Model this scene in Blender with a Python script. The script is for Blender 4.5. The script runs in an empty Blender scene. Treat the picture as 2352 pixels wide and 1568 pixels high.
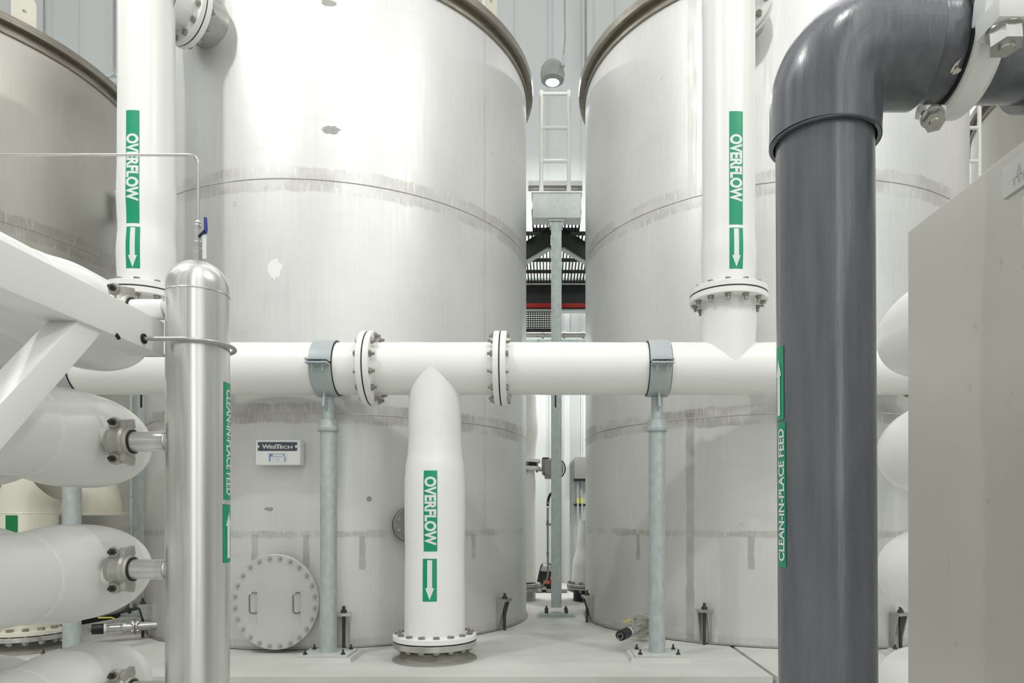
import bpy, bmesh, math, random
from mathutils import Vector, Matrix, Quaternion
random.seed(7)
S = bpy.context.scene
COL = S.collection
PI = math.pi

# ------------------------------------------------------------------ camera, world, lights, exposure
F, CX, CY, CZ = 1615.0, 1258.5, 1187.6, 1.172      # focal length and principal point in pixels, eye height in metres
cam_d = bpy.data.cameras.new('camera'); cam = bpy.data.objects.new('camera', cam_d); COL.objects.link(cam)
cam.location = (0, 0, CZ); cam.rotation_euler = (PI/2, 0, 0)
cam_d.sensor_width = 36; cam_d.lens = F/2352*36
cam_d.shift_x = (1176-CX)/2352; cam_d.shift_y = (CY-784)/2352
cam_d.clip_start = .05; cam_d.clip_end = 100
S.camera = cam
S.view_settings.view_transform = 'Standard'; S.view_settings.look = 'None'
S.view_settings.gamma = 1; S.view_settings.use_curve_mapping = False
S.view_settings.exposure = -0.34
w = bpy.data.worlds.new('world'); S.world = w; w.use_nodes = True
w.node_tree.nodes['Background'].inputs[0].default_value = (.985, 1, .975, 1)
# invented world light: random azimuth bands for streaky reflections, dimmer below eye level
wt = w.node_tree; bg = wt.nodes['Background']
def wn(op, a, b=None, c=None):
    o = wt.nodes.new('ShaderNodeMath'); o.operation = op
    for i, v_ in enumerate((a, b, c)):
        if v_ is None: continue
        if isinstance(v_, (int, float)): o.inputs[i].default_value = v_
        else: wt.links.new(v_, o.inputs[i])
    return o.outputs[0]
tc = wt.nodes.new('ShaderNodeTexCoord'); sx_ = wt.nodes.new('ShaderNodeSeparateXYZ'); wt.links.new(tc.outputs['Generated'], sx_.inputs[0])
az = wn('ARCTAN2', sx_.outputs[0], sx_.outputs[1])
nz = wt.nodes.new('ShaderNodeTexNoise'); nz.noise_dimensions = '1D'; nz.inputs['Scale'].default_value = 2.6; nz.inputs['Detail'].default_value = 3; nz.inputs['Roughness'].default_value = .55
wt.links.new(az, nz.inputs['W'])
mr = wt.nodes.new('ShaderNodeMapRange'); wt.links.new(nz.outputs['Fac'], mr.inputs[0]); mr.inputs[1].default_value = .40; mr.inputs[2].default_value = .62; mr.inputs[3].default_value = 0; mr.inputs[4].default_value = 1
mz = wt.nodes.new('ShaderNodeMapRange'); wt.links.new(sx_.outputs[2], mz.inputs[0]); mz.inputs[1].default_value = -.3; mz.inputs[2].default_value = .5; mz.inputs[3].default_value = .55; mz.inputs[4].default_value = 1.12
wt.links.new(wn('MULTIPLY', wn('MULTIPLY_ADD', wn('POWER', mr.outputs[0], 2.5), 3.2, .35), mz.outputs[0]), bg.inputs[1])

def area(name, loc, target, size, power, color=(1, .995, .97)):
    d = bpy.data.lights.new(name, 'AREA'); d.shape = 'DISK'; d.size = size; d.energy = power; d.color = color
    o = bpy.data.objects.new(name, d); COL.objects.link(o); o.location = loc
    o.rotation_euler = (Vector(target)-Vector(loc)).to_track_quat('-Z', 'Y').to_euler()
    return o
LAMPS = [((-5.2, 1.2, 9.6), 380), ((5.4, .6, 9.6), 300), ((.1, -.6, 9.8), 140)]
for k, (p, e) in enumerate(LAMPS):
    area('high_bay_light', (p[0], p[1], p[2]-.02), (p[0]*.25, 7.0, 2.5), .4, e)
area('high_bay_light', (.09, 10.6, 7.55), (.09, 11.0, 0), .3, 110)
area('gap_wall_fill', (-1.5, 11.3, 3.9), (.2, 12.6, 1.3), .3, 75)  # added fill without a fixture, hidden by the tank, brightens the lower gap wall
area('gap_wall_fill', (1.9, 11.3, 3.9), (.3, 12.6, 1.3), .3, 60)  # second added fill for the gap wall, also unseen
area('high_bay_light', (-6.5, 10.9, 9), (-6.5, 11.6, 0), .6, 200)
area('high_bay_light', (6.5, 10.9, 9), (6.5, 11.6, 0), .6, 200)

def P(px, py, Y):
    return Vector(((px-CX)/F*Y, Y, CZ+(CY-py)/F*Y))

# ------------------------------------------------------------------ materials
def srgb(*c):
    return tuple(((x/255)/12.92 if x/255 <= .04045 else ((x/255+.055)/1.055)**2.4) for x in c)+(1,)
class NT:
    def __init__(s, name):
        s.m = bpy.data.materials.new(name); s.m.use_nodes = True
        s.t = s.m.node_tree; s.b = s.t.nodes['Principled BSDF']
    def n(s, typ, **kw):
        o = s.t.nodes.new(typ)
        for k, v in kw.items(): setattr(o, k, v)
        return o
    def l(s, a, b): s.t.links.new(a, b)
    def math(s, op, a, b=None, c=None, clamp=False):
        o = s.n('ShaderNodeMath', operation=op); o.use_clamp = clamp
        for i, v in enumerate((a, b, c)):
            if v is None: continue
            if isinstance(v, (int, float)): o.inputs[i].default_value = v
            else: s.l(v, o.inputs[i])
        return o.outputs[0]
    def mix(s, f, a, b, blend='MIX'):
        o = s.n('ShaderNodeMix', data_type='RGBA', blend_type=blend)
        for i, v in ((0, f), (6, a), (7, b)):
            if isinstance(v, (int, float)): o.inputs[i].default_value = v
            elif isinstance(v, tuple): o.inputs[i].default_value = v
            else: s.l(v, o.inputs[i])
        return o.outputs[2]
    def noise(s, vec, scale, detail=3, rough=.5):
        o = s.n('ShaderNodeTexNoise'); o.inputs['Scale'].default_value = scale
        o.inputs['Detail'].default_value = detail; o.inputs['Roughness'].default_value = rough
        if vec is not None: s.l(vec, o.inputs['Vector'])
        return o.outputs['Fac']
    def ramp(s, f, lo, hi):
        o = s.n('ShaderNodeMapRange'); o.inputs[1].default_value = lo; o.inputs[2].default_value = hi
        s.l(f, o.inputs[0]); return o.outputs[0]
    def coords(s, scale=(1, 1, 1)):
        c = s.n('ShaderNodeTexCoord'); mp = s.n('ShaderNodeMapping'); mp.inputs['Scale'].default_value = scale
        s.l(c.outputs['Object'], mp.inputs['Vector']); return mp.outputs['Vector']
    def bump(s, h, strength, dist=.01):
        o = s.n('ShaderNodeBump'); o.inputs['Strength'].default_value = strength; o.inputs['Distance'].default_value = dist
        s.l(h, o.inputs['Height']); s.l(o.outputs[0], s.b.inputs['Normal'])
    def setp(s, rough=None, metal=None, spec=None):
        if rough is not None: s.b.inputs['Roughness'].default_value = rough
        if metal is not None: s.b.inputs['Metallic'].default_value = metal
        if spec is not None: s.b.inputs['Specular IOR Level'].default_value = spec

def simple(name, col, rough=.5, metal=0, var=.06, scale=6, stretch=(1, 1, 1), bump=0, col2=None):
    t = NT(name); t.setp(rough, metal)
    f = t.noise(t.coords(stretch), scale, 4)
    f2 = t.ramp(f, .3, .7)
    c2 = col2 or tuple(max(0, c*(1-var*2)) for c in col[:3])+(1,)
    t.l(t.mix(f2, col, c2), t.b.inputs['Base Color'])
    r = t.math('MULTIPLY_ADD', f, .16, rough-.08); t.l(r, t.b.inputs['Roughness'])
    if bump: t.bump(f, bump)
    return t.m

M = {}
M['white'] = simple('white_paint', srgb(238, 238, 234), .34, 0, .012, 3, (1, 1, 1), .04)
M['vessel'] = simple('white_fiberglass', srgb(237, 237, 234), .24, 0, .01, 2)
M['frame'] = simple('white_powder_coat', srgb(238, 239, 236), .38, 0, .01, 3)
M['cream'] = simple('cream_paint', srgb(222, 219, 203), .3, 0, .03, 4)
M['galv'] = simple('galvanized_steel', srgb(186, 196, 194), .5, .35, .09, 26, (1, 1, .6), .03)
M['galv_pale'] = simple('pale_galvanized_steel', srgb(206, 212, 209), .48, .3, .06, 20)
M['hgrey'] = simple('grey_paint', srgb(178, 187, 189), .42, 0, .05, 9)
M['gasket'] = simple('black_rubber', srgb(26, 26, 26), .6, 0, .1, 20)
M['black'] = simple('black_plastic', srgb(24, 25, 27), .45, 0, .1, 20)
M['bolt'] = simple('stainless_bolt', srgb(172, 168, 160), .28, .9, .12, 60)
M['boltdk'] = simple('dark_bolt_steel', srgb(92, 90, 82), .4, .85, .15, 60)
M['machined'] = simple('machined_steel', srgb(205, 205, 200), .24, .9, .06, 12, (4, 4, .3))
M['cast'] = simple('cast_grey_iron', srgb(192, 191, 183), .42, .5, .1, 30, (1, 1, 1), .1)
M['steel'] = simple('stainless_steel', srgb(190, 190, 185), .3, .85, .08, 10, (3, 3, .4))
M['rim'] = simple('brown_stainless_rim', srgb(158, 152, 140), .32, .8, .12, 5, (2, 2, 14))
M['green'] = simple('green_vinyl', srgb(0, 152, 106), .38, 0, .04, 6)
M['darkgreen'] = simple('dark_green_vinyl', srgb(0, 118, 62), .3, 0, .04, 6)
M['lettering'] = simple('white_vinyl', srgb(226, 230, 230), .45, 0, .02, 9)
M['blue'] = simple('blue_vinyl_grip', srgb(40, 66, 150), .4, 0, .05, 9)
M['yellow'] = simple('yellow_vinyl_grip', srgb(226, 206, 70), .4, 0, .05, 9)
M['tape'] = simple('yellow_tape', srgb(214, 214, 90), .5, 0, .05, 9)
M['redpaint'] = simple('red_paint', srgb(176, 34, 16), .45, 0, .1, 9)
M['redlabel'] = simple('coral_vinyl', srgb(236, 122, 108), .45, 0, .05, 9)
M['orange'] = simple('orange_plastic', srgb(226, 92, 56), .45, 0, .05, 9)
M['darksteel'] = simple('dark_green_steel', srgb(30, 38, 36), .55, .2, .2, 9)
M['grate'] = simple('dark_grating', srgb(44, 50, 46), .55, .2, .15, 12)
M['charcoal'] = simple('charcoal_print', srgb(80, 80, 92), .5, 0, .05, 9)
M['placard'] = simple('brushed_label_foil', srgb(200, 202, 186), .4, .2, .05, 40)
M['inkgrey'] = simple('grey_ink', srgb(150, 153, 138), .5, 0, .03, 40)
M['faint'] = simple('faint_grey_ink', srgb(214, 218, 218), .5, 0, .03, 40)
M['print_blue'] = simple('blue_ink', srgb(120, 142, 196), .5, 0, .05, 9)
M['encl'] = simple('enclosure_steel', srgb(160, 160, 154), .42, .5, .05, 9)
M['hose'] = simple('grey_conduit', srgb(150, 152, 146), .4, .2, .05, 9)
M['lid'] = simple('grey_fibre_lid', srgb(150, 152, 148), .6, 0, .1, 5)

def pvc():
    t = NT('grey_pvc'); c = t.coords((1, 1, 1))
    f = t.ramp(t.noise(t.coords((5, 5, .6)), 6, 4), .3, .7)
    base = t.mix(f, srgb(98, 103, 108), srgb(82, 86, 93))
    sc = t.noise(t.coords((2, 2, 9)), 34, 2, .7)
    scm = t.math('GREATER_THAN', sc, .80)
    base = t.mix(scm, base, srgb(168, 174, 176))
    t.l(base, t.b.inputs['Base Color'])
    r = t.math('MULTIPLY_ADD', t.noise(t.coords((12, 12, .7)), 8, 3), .28, .12); t.l(r, t.b.inputs['Roughness'])
    t.setp(spec=.85); t.bump(t.noise(t.coords((10, 10, .8)), 9, 3), .06)
    return t.m
M['pvc'] = pvc()

def brushed_pipe():
    t = NT('brushed_stainless_pipe')
    f = t.ramp(t.noise(t.coords((7, 7, .25)), 2, 3), .3, .7)
    t.l(t.mix(f, srgb(228, 228, 224), srgb(200, 201, 197)), t.b.inputs['Base Color'])
    t.setp(.3, .8)
    r = t.math('MULTIPLY_ADD', t.noise(t.coords((4, 4, .3)), 3, 2), .3, .12); t.l(r, t.b.inputs['Roughness'])
    return t.m
M['brushed'] = brushed_pipe()

def panel_mat():
    t = NT('cabinet_sheet_steel')
    f = t.ramp(t.noise(t.coords((1, 1, 1)), 1.3, 2), .3, .7)
    base = t.mix(f, srgb(206, 203, 196), srgb(192, 190, 183))
    sp = t.ramp(t.noise(t.coords((1, 1, .8)), 22, 3, .6), .68, .76)
    base = t.mix(t.math('MULTIPLY', sp, .35), base, srgb(140, 138, 126))
    t.l(base, t.b.inputs['Base Color']); t.setp(.36, .5)
    return t.m
M['panel'] = panel_mat()

def concrete(name, c1, c2, stain):
    t = NT(name)
    f = t.ramp(t.noise(t.coords((.35, 1.6, 1)), 2.2, 6, .6), .3, .72)
    base = t.mix(f, c1, c2)
    g = t.ramp(t.noise(t.coords(), 1.1, 5, .6), .5, .75)
    base = t.mix(t.math('MULTIPLY', g, .5), base, stain)
    sp = t.ramp(t.noise(t.coords(), 90, 2), .66, .72)
    base = t.mix(t.math('MULTIPLY', sp, .3), base, srgb(120, 118, 106))
    t.l(base, t.b.inputs['Base Color']); t.setp(.62)
    t.bump(t.noise(t.coords(), 30, 4), .08)
    return t.m
M['concrete'] = concrete('light_concrete', srgb(203, 203, 197), srgb(188, 188, 181), srgb(166, 165, 156))
M['grout'] = concrete('grout', srgb(150, 148, 138), srgb(118, 116, 104), srgb(88, 86, 74))
M['wall'] = simple('white_wall_panel', srgb(196, 200, 199), .6, 0, .015, 2)

def tank_mat(name, c, R, bands, verts, tabs, tint=(1, 1, 1), metal=.5):
    """brushed stainless shell; bands = weld heights, verts = (angle, z0, z1, half width), tabs = (angle, z0, z1, half width) polished-off marks"""
    t = NT(name); co = t.n('ShaderNodeTexCoord'); sp = t.n('ShaderNodeSeparateXYZ'); t.l(co.outputs['Object'], sp.inputs[0])
    x = t.math('SUBTRACT', sp.outputs[0], c[0]); y = t.math('SUBTRACT', sp.outputs[1], c[1]); z = sp.outputs[2]
    th = t.math('ARCTAN2', x, t.math('MULTIPLY', y, -1))          # 0 faces the walkway, positive to the right
    u = t.math('MULTIPLY', th, R)
    def vec(su, sz):
        cb = t.n('ShaderNodeCombineXYZ'); t.l(t.math('MULTIPLY', u, su), cb.inputs[0]); t.l(t.math('MULTIPLY', z, sz), cb.inputs[1]); return cb.outputs[0]
    k = tint
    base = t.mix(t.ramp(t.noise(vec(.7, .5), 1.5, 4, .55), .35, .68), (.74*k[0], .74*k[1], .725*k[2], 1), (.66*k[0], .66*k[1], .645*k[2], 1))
    st = t.ramp(t.noise(vec(14, .35), 4, 4), .25, .8)
    base = t.mix(t.math('MULTIPLY', st, .16), base, (.42, .42, .40, 1))
    sw = t.ramp(t.noise(vec(.9, 7), 1.6, 4, .6), .58, .72)
    base = t.mix(t.math('MULTIPLY', sw, .10), base, (.4, .4, .38, 1))
    # scattered grind marks
    gm = t.ramp(t.noise(vec(2.2, 3.2), 2.4, 2), .73, .755)
    base = t.mix(t.math('MULTIPLY', gm, .25), base, (.36, .36, .33, 1))
    patch = t.ramp(t.noise(vec(1.3, 2), 1.7, 2), .36, .58)
    edge = t.noise(vec(22, 5), 3, 3)
    edge2 = t.noise(vec(2, 2), 2, 3)
    fine = t.math('MULTIPLY_ADD', t.ramp(t.noise(vec(40, 3), 3, 2), .35, .7), .55, .45)
    def band_mask(d, hw, e1, e2):
        ww = t.math('MULTIPLY_ADD', edge, e1, hw-e1*.5); ww = t.math('MULTIPLY_ADD', edge2, e2, t.math('SUBTRACT', ww, e2*.5))
        return t.math('MULTIPLY', t.math('SUBTRACT', ww, d), 90, clamp=True)
    for (zb, hw, amt) in bands:
        d = t.math('ABSOLUTE', t.math('SUBTRACT', z, zb))
        m = t.math('MULTIPLY', t.math('MULTIPLY', band_mask(d, hw, .06, .06), t.math('MULTIPLY_ADD', patch, amt, .06)), fine)
        base = t.mix(m, base, (.27, .25, .215, 1))
        br = t.ramp(t.noise(vec(16, 2.4), 2.2, 3), .56, .74)
        m2 = t.math('MULTIPLY', t.math('MULTIPLY', band_mask(d, hw, .06, .02), br), .55)
        base = t.mix(m2, base, (.86, .86, .84, 1))
    for (a, z0, z1, hw, amt) in verts:
        d = t.math('ABSOLUTE', t.math('MULTIPLY', t.math('SUBTRACT', th, a), R))
        m = t.math('MULTIPLY', band_mask(d, hw, .03, .03), t.math('MULTIPLY_ADD', patch, amt*.5, amt*.5))
        m = t.math('MULTIPLY', m, t.math('MULTIPLY', t.math('GREATER_THAN', z, z0), t.math('LESS_THAN', z, z1)))
        base = t.mix(m, base, (.26, .25, .21, 1))
    t.l(base, t.b.inputs['Base Color'])
    t.setp(.42, metal)
    r = t.math('MULTIPLY_ADD', t.noise(vec(10, .8), 3, 3), .22, .34); t.l(r, t.b.inputs['Roughness'])
    t.bump(t.noise(vec(.7, .5), 2.4, 2), .05, .03)
    return t.m

# ------------------------------------------------------------------ mesh helpers
def frame(axis, up=None):
    a = Vector(axis).normalized()
    q = Vector((0, 0, 1)).rotation_difference(a)
    if up is None: return q.to_matrix().to_4x4()
    u = Vector(up); x = (u - a*u.dot(a)).normalized(); y = a.cross(x)
    return Matrix((x, y, a)).transposed().to_4x4()
def XF(loc, axis=(0, 0, 1), up=None):
    return Matrix.Translation(Vector(loc)) @ frame(axis, up)
def lathe(bm, prof, mtx, seg=48, a0=0, a1=2*PI, sx=1, sy=1):
    full = abs(a1-a0-2*PI) < 1e-6; n = seg if full else seg+1
    rings = []
    for r, h in prof:
        if r < 1e-6: rings.append([bm.verts.new(mtx @ Vector((0, 0, h)))])
        else: rings.append([bm.verts.new(mtx @ Vector((r*sx*math.cos(a0+(a1-a0)*i/seg), r*sy*math.sin(a0+(a1-a0)*i/seg), h))) for i in range(n)])
    for A, B in zip(rings, rings[1:]):
        m = seg
        for i in range(m):
            j = (i+1) % n if full else i+1
            if len(A) == 1 and len(B) == 1: continue
            try:
                if len(A) == 1: bm.faces.new((A[0], B[j], B[i]))
                elif len(B) == 1: bm.faces.new((A[i], A[j], B[0]))
                else: bm.faces.new((A[i], A[j], B[j], B[i]))
            except ValueError: pass
    return bm
def cyl(bm, p0, p1, r, r1=None, seg=32, cap=True, bev=0):
    p0, p1 = Vector(p0), Vector(p1); L = (p1-p0).length; r1 = r if r1 is None else r1
    pr = [(r, 0), (r1, L)]
    if bev: pr = [(r-bev, 0), (r, bev), (r1, L-bev), (r1-bev, L)]
    if cap: pr = [(0, 0)]+pr+[(0, L)]
    return lathe(bm, pr, XF(p0, p1-p0), seg)
def ring(bm, loc, axis, ri, ro, h, seg=64, bev=.004):
    return lathe(bm, [(ri, 0), (ro-bev, 0), (ro, bev), (ro, h-bev), (ro-bev, h), (ri, h), (ri, 0)], XF(loc, axis), seg)
def torus(bm, loc, axis, R, r, seg=96, rs=10):
    pr = [(R+r*math.cos(2*PI*i/rs), r*math.sin(2*PI*i/rs)) for i in range(rs+1)]
    return lathe(bm, pr, XF(loc, axis), seg)
def tube(bm, pts, r, seg=20, cap=True):
    pts = [Vector(p) for p in pts]; rs = r if isinstance(r, (list, tuple)) else [r]*len(pts)
    T = []
    for i in range(len(pts)):
        a = pts[max(0, i-1)]; b = pts[min(len(pts)-1, i+1)]; T.append((b-a).normalized())
    up = Vector((0, 0, 1)) if abs(T[0].z) < .9 else Vector((0, 1, 0))
    n = (up - T[0]*up.dot(T[0])).normalized(); rings = []
    for i, p in enumerate(pts):
        if i: n = (n - T[i]*n.dot(T[i])).normalized()
        b = T[i].cross(n)
        rings.append([bm.verts.new(p+(n*math.cos(2*PI*k/seg)+b*math.sin(2*PI*k/seg))*rs[i]) for k in range(seg)])
    for A, B in zip(rings, rings[1:]):
        for k in range(seg): bm.faces.new((A[k], A[(k+1) % seg], B[(k+1) % seg], B[k]))
    if cap: bm.faces.new(rings[0][::-1]); bm.faces.new(rings[-1])
    return bm
def bend(p0, c, p1, n=12):
    """rounded corner: quadratic path p0 -> p1 around corner c"""
    p0, c, p1 = Vector(p0), Vector(c), Vector(p1)
    return [p0*(1-t)**2+c*2*t*(1-t)+p1*t*t for t in [i/n for i in range(n+1)]]
def arc(c, p0, p1, n=16):
    """quarter arc about c from p0 to p1 (perpendicular radii)"""
    c, p0, p1 = Vector(c), Vector(p0), Vector(p1); a = p0-c; b = p1-c
    return [c+a*math.cos(PI/2*i/n)+b*math.sin(PI/2*i/n) for i in range(n+1)]
def box(bm, c, s, rot=None, bev=0):
    m = Matrix.Translation(Vector(c)) @ (rot.to_4x4() if rot else Matrix()) @ Matrix.Diagonal((s[0], s[1], s[2], 1))
    r = bmesh.ops.create_cube(bm, size=1, matrix=m)
    if bev:
        vs = set(r['verts']); es = [e for e in bm.edges if e.verts[0] in vs and e.verts[1] in vs]
        bmesh.ops.bevel(bm, geom=es, offset=bev, segments=2, affect='EDGES', profile=.7)
    return bm
def beam_between(bm, p0, p1, w, h, up=(0, 0, 1), bev=0):
    p0, p1 = Vector(p0), Vector(p1); R = frame(p1-p0, up).to_3x3()
    return box(bm, (p0+p1)/2, (h, w, (p1-p0).length), R, bev)
def prism(bm, poly, h, mtx):
    a = [bm.verts.new(mtx @ Vector((x, y, 0))) for x, y in poly]; b = [bm.verts.new(mtx @ Vector((x, y, h))) for x, y in poly]
    n = len(poly); bm.faces.new(a[::-1]); bm.faces.new(b)
    for i in range(n): bm.faces.new((a[i], a[(i+1) % n], b[(i+1) % n], b[i]))
    return bm
def BM(): return bmesh.new()

WORLD = {}
def mesh_of(bm, name, mat, smooth=32):
    bmesh.ops.recalc_face_normals(bm, faces=bm.faces[:])
    me = bpy.data.meshes.new(name); bm.to_mesh(me); bm.free()
    me.materials.append(mat)
    me.polygons.foreach_set('use_smooth', [True]*len(me.polygons)); me.set_sharp_from_angle(angle=math.radians(smooth)); me.update()
    return me
def link(name, data, parent=None, mtx=None):
    o = bpy.data.objects.new(name, data); COL.objects.link(o)
    m = mtx.copy() if mtx is not None else Matrix()
    if parent is not None:
        o.parent = parent; o.matrix_parent_inverse = WORLD[parent.name].inverted()
    o.matrix_basis = m; WORLD[o.name] = m
    return o
def obj(name, bm, mat, parent=None, smooth=32, mtx=None, label=None):
    o = link(name, mesh_of(bm, name, M[mat] if isinstance(mat, str) else mat, smooth), parent, mtx)
    if label: o['label'] = label
    return o
def thing(name, label, cat, loc, group=None):
    o = bpy.data.objects.new(name, None); COL.objects.link(o); o.empty_display_size = .1
    o.location = loc; WORLD[o.name] = Matrix.Translation(Vector(loc)); o['label'] = label; o['category'] = cat
    if group: o['group'] = group
    return o
def tag(o, label, cat, group=None):
    o['label'] = label; o['category'] = cat
    if group: o['group'] = group
    return o
def struct(name, bm, mat):
    o = obj(name, bm, mat); o['kind'] = 'structure'; return o

# shared small meshes
def hexpts(r): return [(r*math.cos(PI/3*i), r*math.sin(PI/3*i)) for i in range(6)]
def bolt_mesh(name, grip, d, mat, ext=.6, head=True):
    """stud along +z through a joint of thickness grip, centred at z=0: head on the -z side, nut and thread end on +z"""
    bm = BM(); r = d*.95; h = d*.8
    cyl(bm, (0, 0, -grip/2-h*(.5 if head else .1)), (0, 0, grip/2+h+d*ext), d/2, seg=12)
    if head:
        prism(bm, hexpts(r), h, Matrix.Translation((0, 0, -grip/2-h)))
        cyl(bm, (0, 0, -grip/2-h-.001), (0, 0, -grip/2-h*.9), r*.75, seg=16)
    prism(bm, hexpts(r), h, Matrix.Translation((0, 0, grip/2)))
    cyl(bm, (0, 0, grip/2-.0005), (0, 0, grip/2+h*.15), r*1.15, seg=16)
    return mesh_of(bm, name, M[mat], 25)
BOLT_M = bolt_mesh('flange_bolt_mesh', .105, .026, 'bolt', ext=.9)
BOLT_V = bolt_mesh('riser_bolt_mesh', .105, .026, 'bolt', ext=1.1)
BOLT_T = bolt_mesh('nozzle_bolt_mesh', .10, .03, 'bolt')
BOLT_F = bolt_mesh('floor_flange_bolt_mesh', .09, .03, 'bolt', ext=.2)
ANCH = bolt_mesh('anchor_bolt_mesh', .05, .022, 'boltdk', ext=.5)
CAPB = bolt_mesh('cover_bolt_mesh', .012, .016, 'cast', ext=.3)

def flange_bolts(parent, me, c, axis, rbc, n, a0=.5, name='bolt', flip=False):
    ax = Vector(axis).normalized()*(-1 if flip else 1); fr = frame(ax)
    for i in range(n):
        a = 2*PI*(i+a0)/n
        link(name, me, parent, Matrix.Translation(Vector(c)) @ fr @ Matrix.Translation((rbc*math.cos(a), rbc*math.sin(a), 0)) @ Matrix.Rotation(a, 4, 'Z'))

# ------------------------------------------------------------------ text wrapped on a vertical pipe
def text_bm(body, L, H, bold=.012, font_sx=1):
    cu = bpy.data.curves.new('lettering', 'FONT'); cu.body = body; cu.size = 1; cu.offset = bold; cu.resolution_u = 6
    o = bpy.data.objects.new('lettering', cu); COL.objects.link(o)
    dg = bpy.context.evaluated_depsgraph_get(); me = bpy.data.meshes.new_from_object(o.evaluated_get(dg))
    bpy.data.objects.remove(o); bpy.data.curves.remove(cu)
    bm = BM(); bm.from_mesh(me); bpy.data.meshes.remove(me)
    xs = [v.co.x for v in bm.verts]; ys = [v.co.y for v in bm.verts]
    x0, x1, y0, y1 = min(xs), max(xs), min(ys), max(ys)
    for v in bm.verts:
        v.co.x = ((v.co.x-x0)/(x1-x0)-.5)*L; v.co.y = ((v.co.y-y0)/(y1-y0)-.5)*H; v.co.z = 0
    return bm
def rect_bm(L, H):
    bm = BM(); v = [bm.verts.new(p) for p in ((-L/2, -H/2, 0), (L/2, -H/2, 0), (L/2, H/2, 0), (-L/2, H/2, 0))]; bm.faces.new(v); return bm
def arrow_bm(L, H):
    hw = H*.5; sw = H*.28; hl = L*.30
    bm = BM(); bm.faces.new([bm.verts.new((x, y, 0)) for x, y in ((-L/2, -sw), (L/2-hl, -sw), (L/2-hl, -hw), (L/2, 0), (L/2-hl, hw), (L/2-hl, sw), (-L/2, sw))]); return bm
def wrap(bm, X, Y, R, phi, z, down=True, lift=.002, tilt=0, RF=None):
    """flat sheet (x = reading direction, y = letter tops) laid on a vertical cylinder at angle phi (0 = toward -Y, + = right)"""
    H = max(v.co.y for v in bm.verts)-min(v.co.y for v in bm.verts); y0 = min(v.co.y for v in bm.verts)
    if RF:
        x0 = min(v.co.x for v in bm.verts); x1 = max(v.co.x for v in bm.verts); k = int((x1-x0)/.03)
        for i in range(1, k): bmesh.ops.bisect_plane(bm, geom=bm.verts[:]+bm.edges[:]+bm.faces[:], plane_co=(x0+(x1-x0)*i/k, 0, 0), plane_no=(1, 0, 0))
    n = max(4, int(H/.008))
    for i in range(1, n):
        bmesh.ops.bisect_plane(bm, geom=bm.verts[:]+bm.edges[:]+bm.faces[:], plane_co=(0, y0+H*i/n, 0), plane_no=(0, 1, 0))
    bmesh.ops.triangulate(bm, faces=bm.faces[:])
    for v in bm.verts:
        u, vv = (v.co.y, -v.co.x) if down else (-v.co.y, v.co.x)
        a = phi+u/R; r = (RF(z+vv) if RF else R)+lift
        v.co = Vector((X+tilt*(z+vv)+r*math.sin(a), Y-r*math.cos(a), z+vv))
    return bm
def phi_at(px, X, Y, R):
    s = (px-CX)/F; a = s*s+1; b = -2*(s*X+Y); c = X*X+Y*Y-R*R
    yy = (-b-math.sqrt(max(0, b*b-4*a*c)))/(2*a); return math.atan2(s*yy-X, Y-yy), yy
def sheet_obj(name, bm, mat, parent, label=None):
    me = bpy.data.meshes.new(name); bm.to_mesh(me); bm.free(); me.materials.append(M[mat])
    o = link(name, me, parent)
    if label: o['label'] = label
    return o
def pipe_marker(parent, X, Y, R, px0, px1, yt, yb, text=None, down=True, text_span=None, arrow=None, tilt=0, letter=.80, mat='green', shiftpx=0, tz=0, bold=.04, RF=None):
    """coloured band between pixel columns px0..px1; optional lettering or arrow part"""
    Xe = X+tz
    p0, d0 = phi_at(px0, Xe, Y, R); p1, d1 = phi_at(px1, Xe, Y, R); pm = (p0+p1)/2
    dm = Y-R*math.cos(pm); zt = CZ+(CY-yt)/F*dm; zb = CZ+(CY-yb)/F*dm; H = (p1-p0)*R; L = zt-zb
    b = wrap(rect_bm(L, H), X, Y, R, pm, (zt+zb)/2, down, .0015, tilt, RF)
    o = sheet_obj('pipe_marker', b, mat, parent)
    if text:
        a, c = text_span; za = CZ+(CY-a)/F*dm; zc = CZ+(CY-c)/F*dm
        sheet_obj('lettering', wrap(text_bm(text, za-zc, H*letter, bold), X, Y, R, pm, (za+zc)/2, down, .0028, tilt, RF), 'lettering', o)
    if arrow:
        a, c, dwn = arrow; za = CZ+(CY-a)/F*dm; zc = CZ+(CY-c)/F*dm
        sheet_obj('arrow', wrap(arrow_bm(za-zc, H*.62), X, Y, R, pm, (za+zc)/2, dwn, .0028, tilt, RF), 'lettering', o)
    return o

# ------------------------------------------------------------------ setting
SL = 5.18; WY = 12.6
bm = BM(); box(bm, (-7.17, (SL+WY)/2, -.15), (17.66, WY-SL, .3), bev=.012)
struct('floor', bm, 'concrete')
bm = BM(); box(bm, (9.345, (SL+WY)/2, -.15), (15.31, WY-SL, .3), bev=.012)
struct('floor', bm, 'concrete')
bm = BM(); box(bm, (0, -1, -.30), (34, 12.4, .1))
struct('floor', bm, 'concrete')
bm = BM(); box(bm, (0, WY+.1, 5.9), (34, .2, 12.2))
for i in range(56): box(bm, (-16.8+.6*i, WY-.008, 5.9), (.012, .02, 12.0))
struct('wall_back', bm, 'wall')
bm = BM(); box(bm, (-16.1, 2.5, 5.9), (.2, 20, 12.2)); struct('wall_left', bm, 'wall')
bm = BM(); box(bm, (16.1, 2.5, 5.9), (.2, 20, 12.2)); struct('wall_right', bm, 'wall')
bm = BM(); box(bm, (.34, WY-.06, 3.0), (.10, .12, 6.0), bev=.01); struct('trim_1', bm, 'wall')

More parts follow.
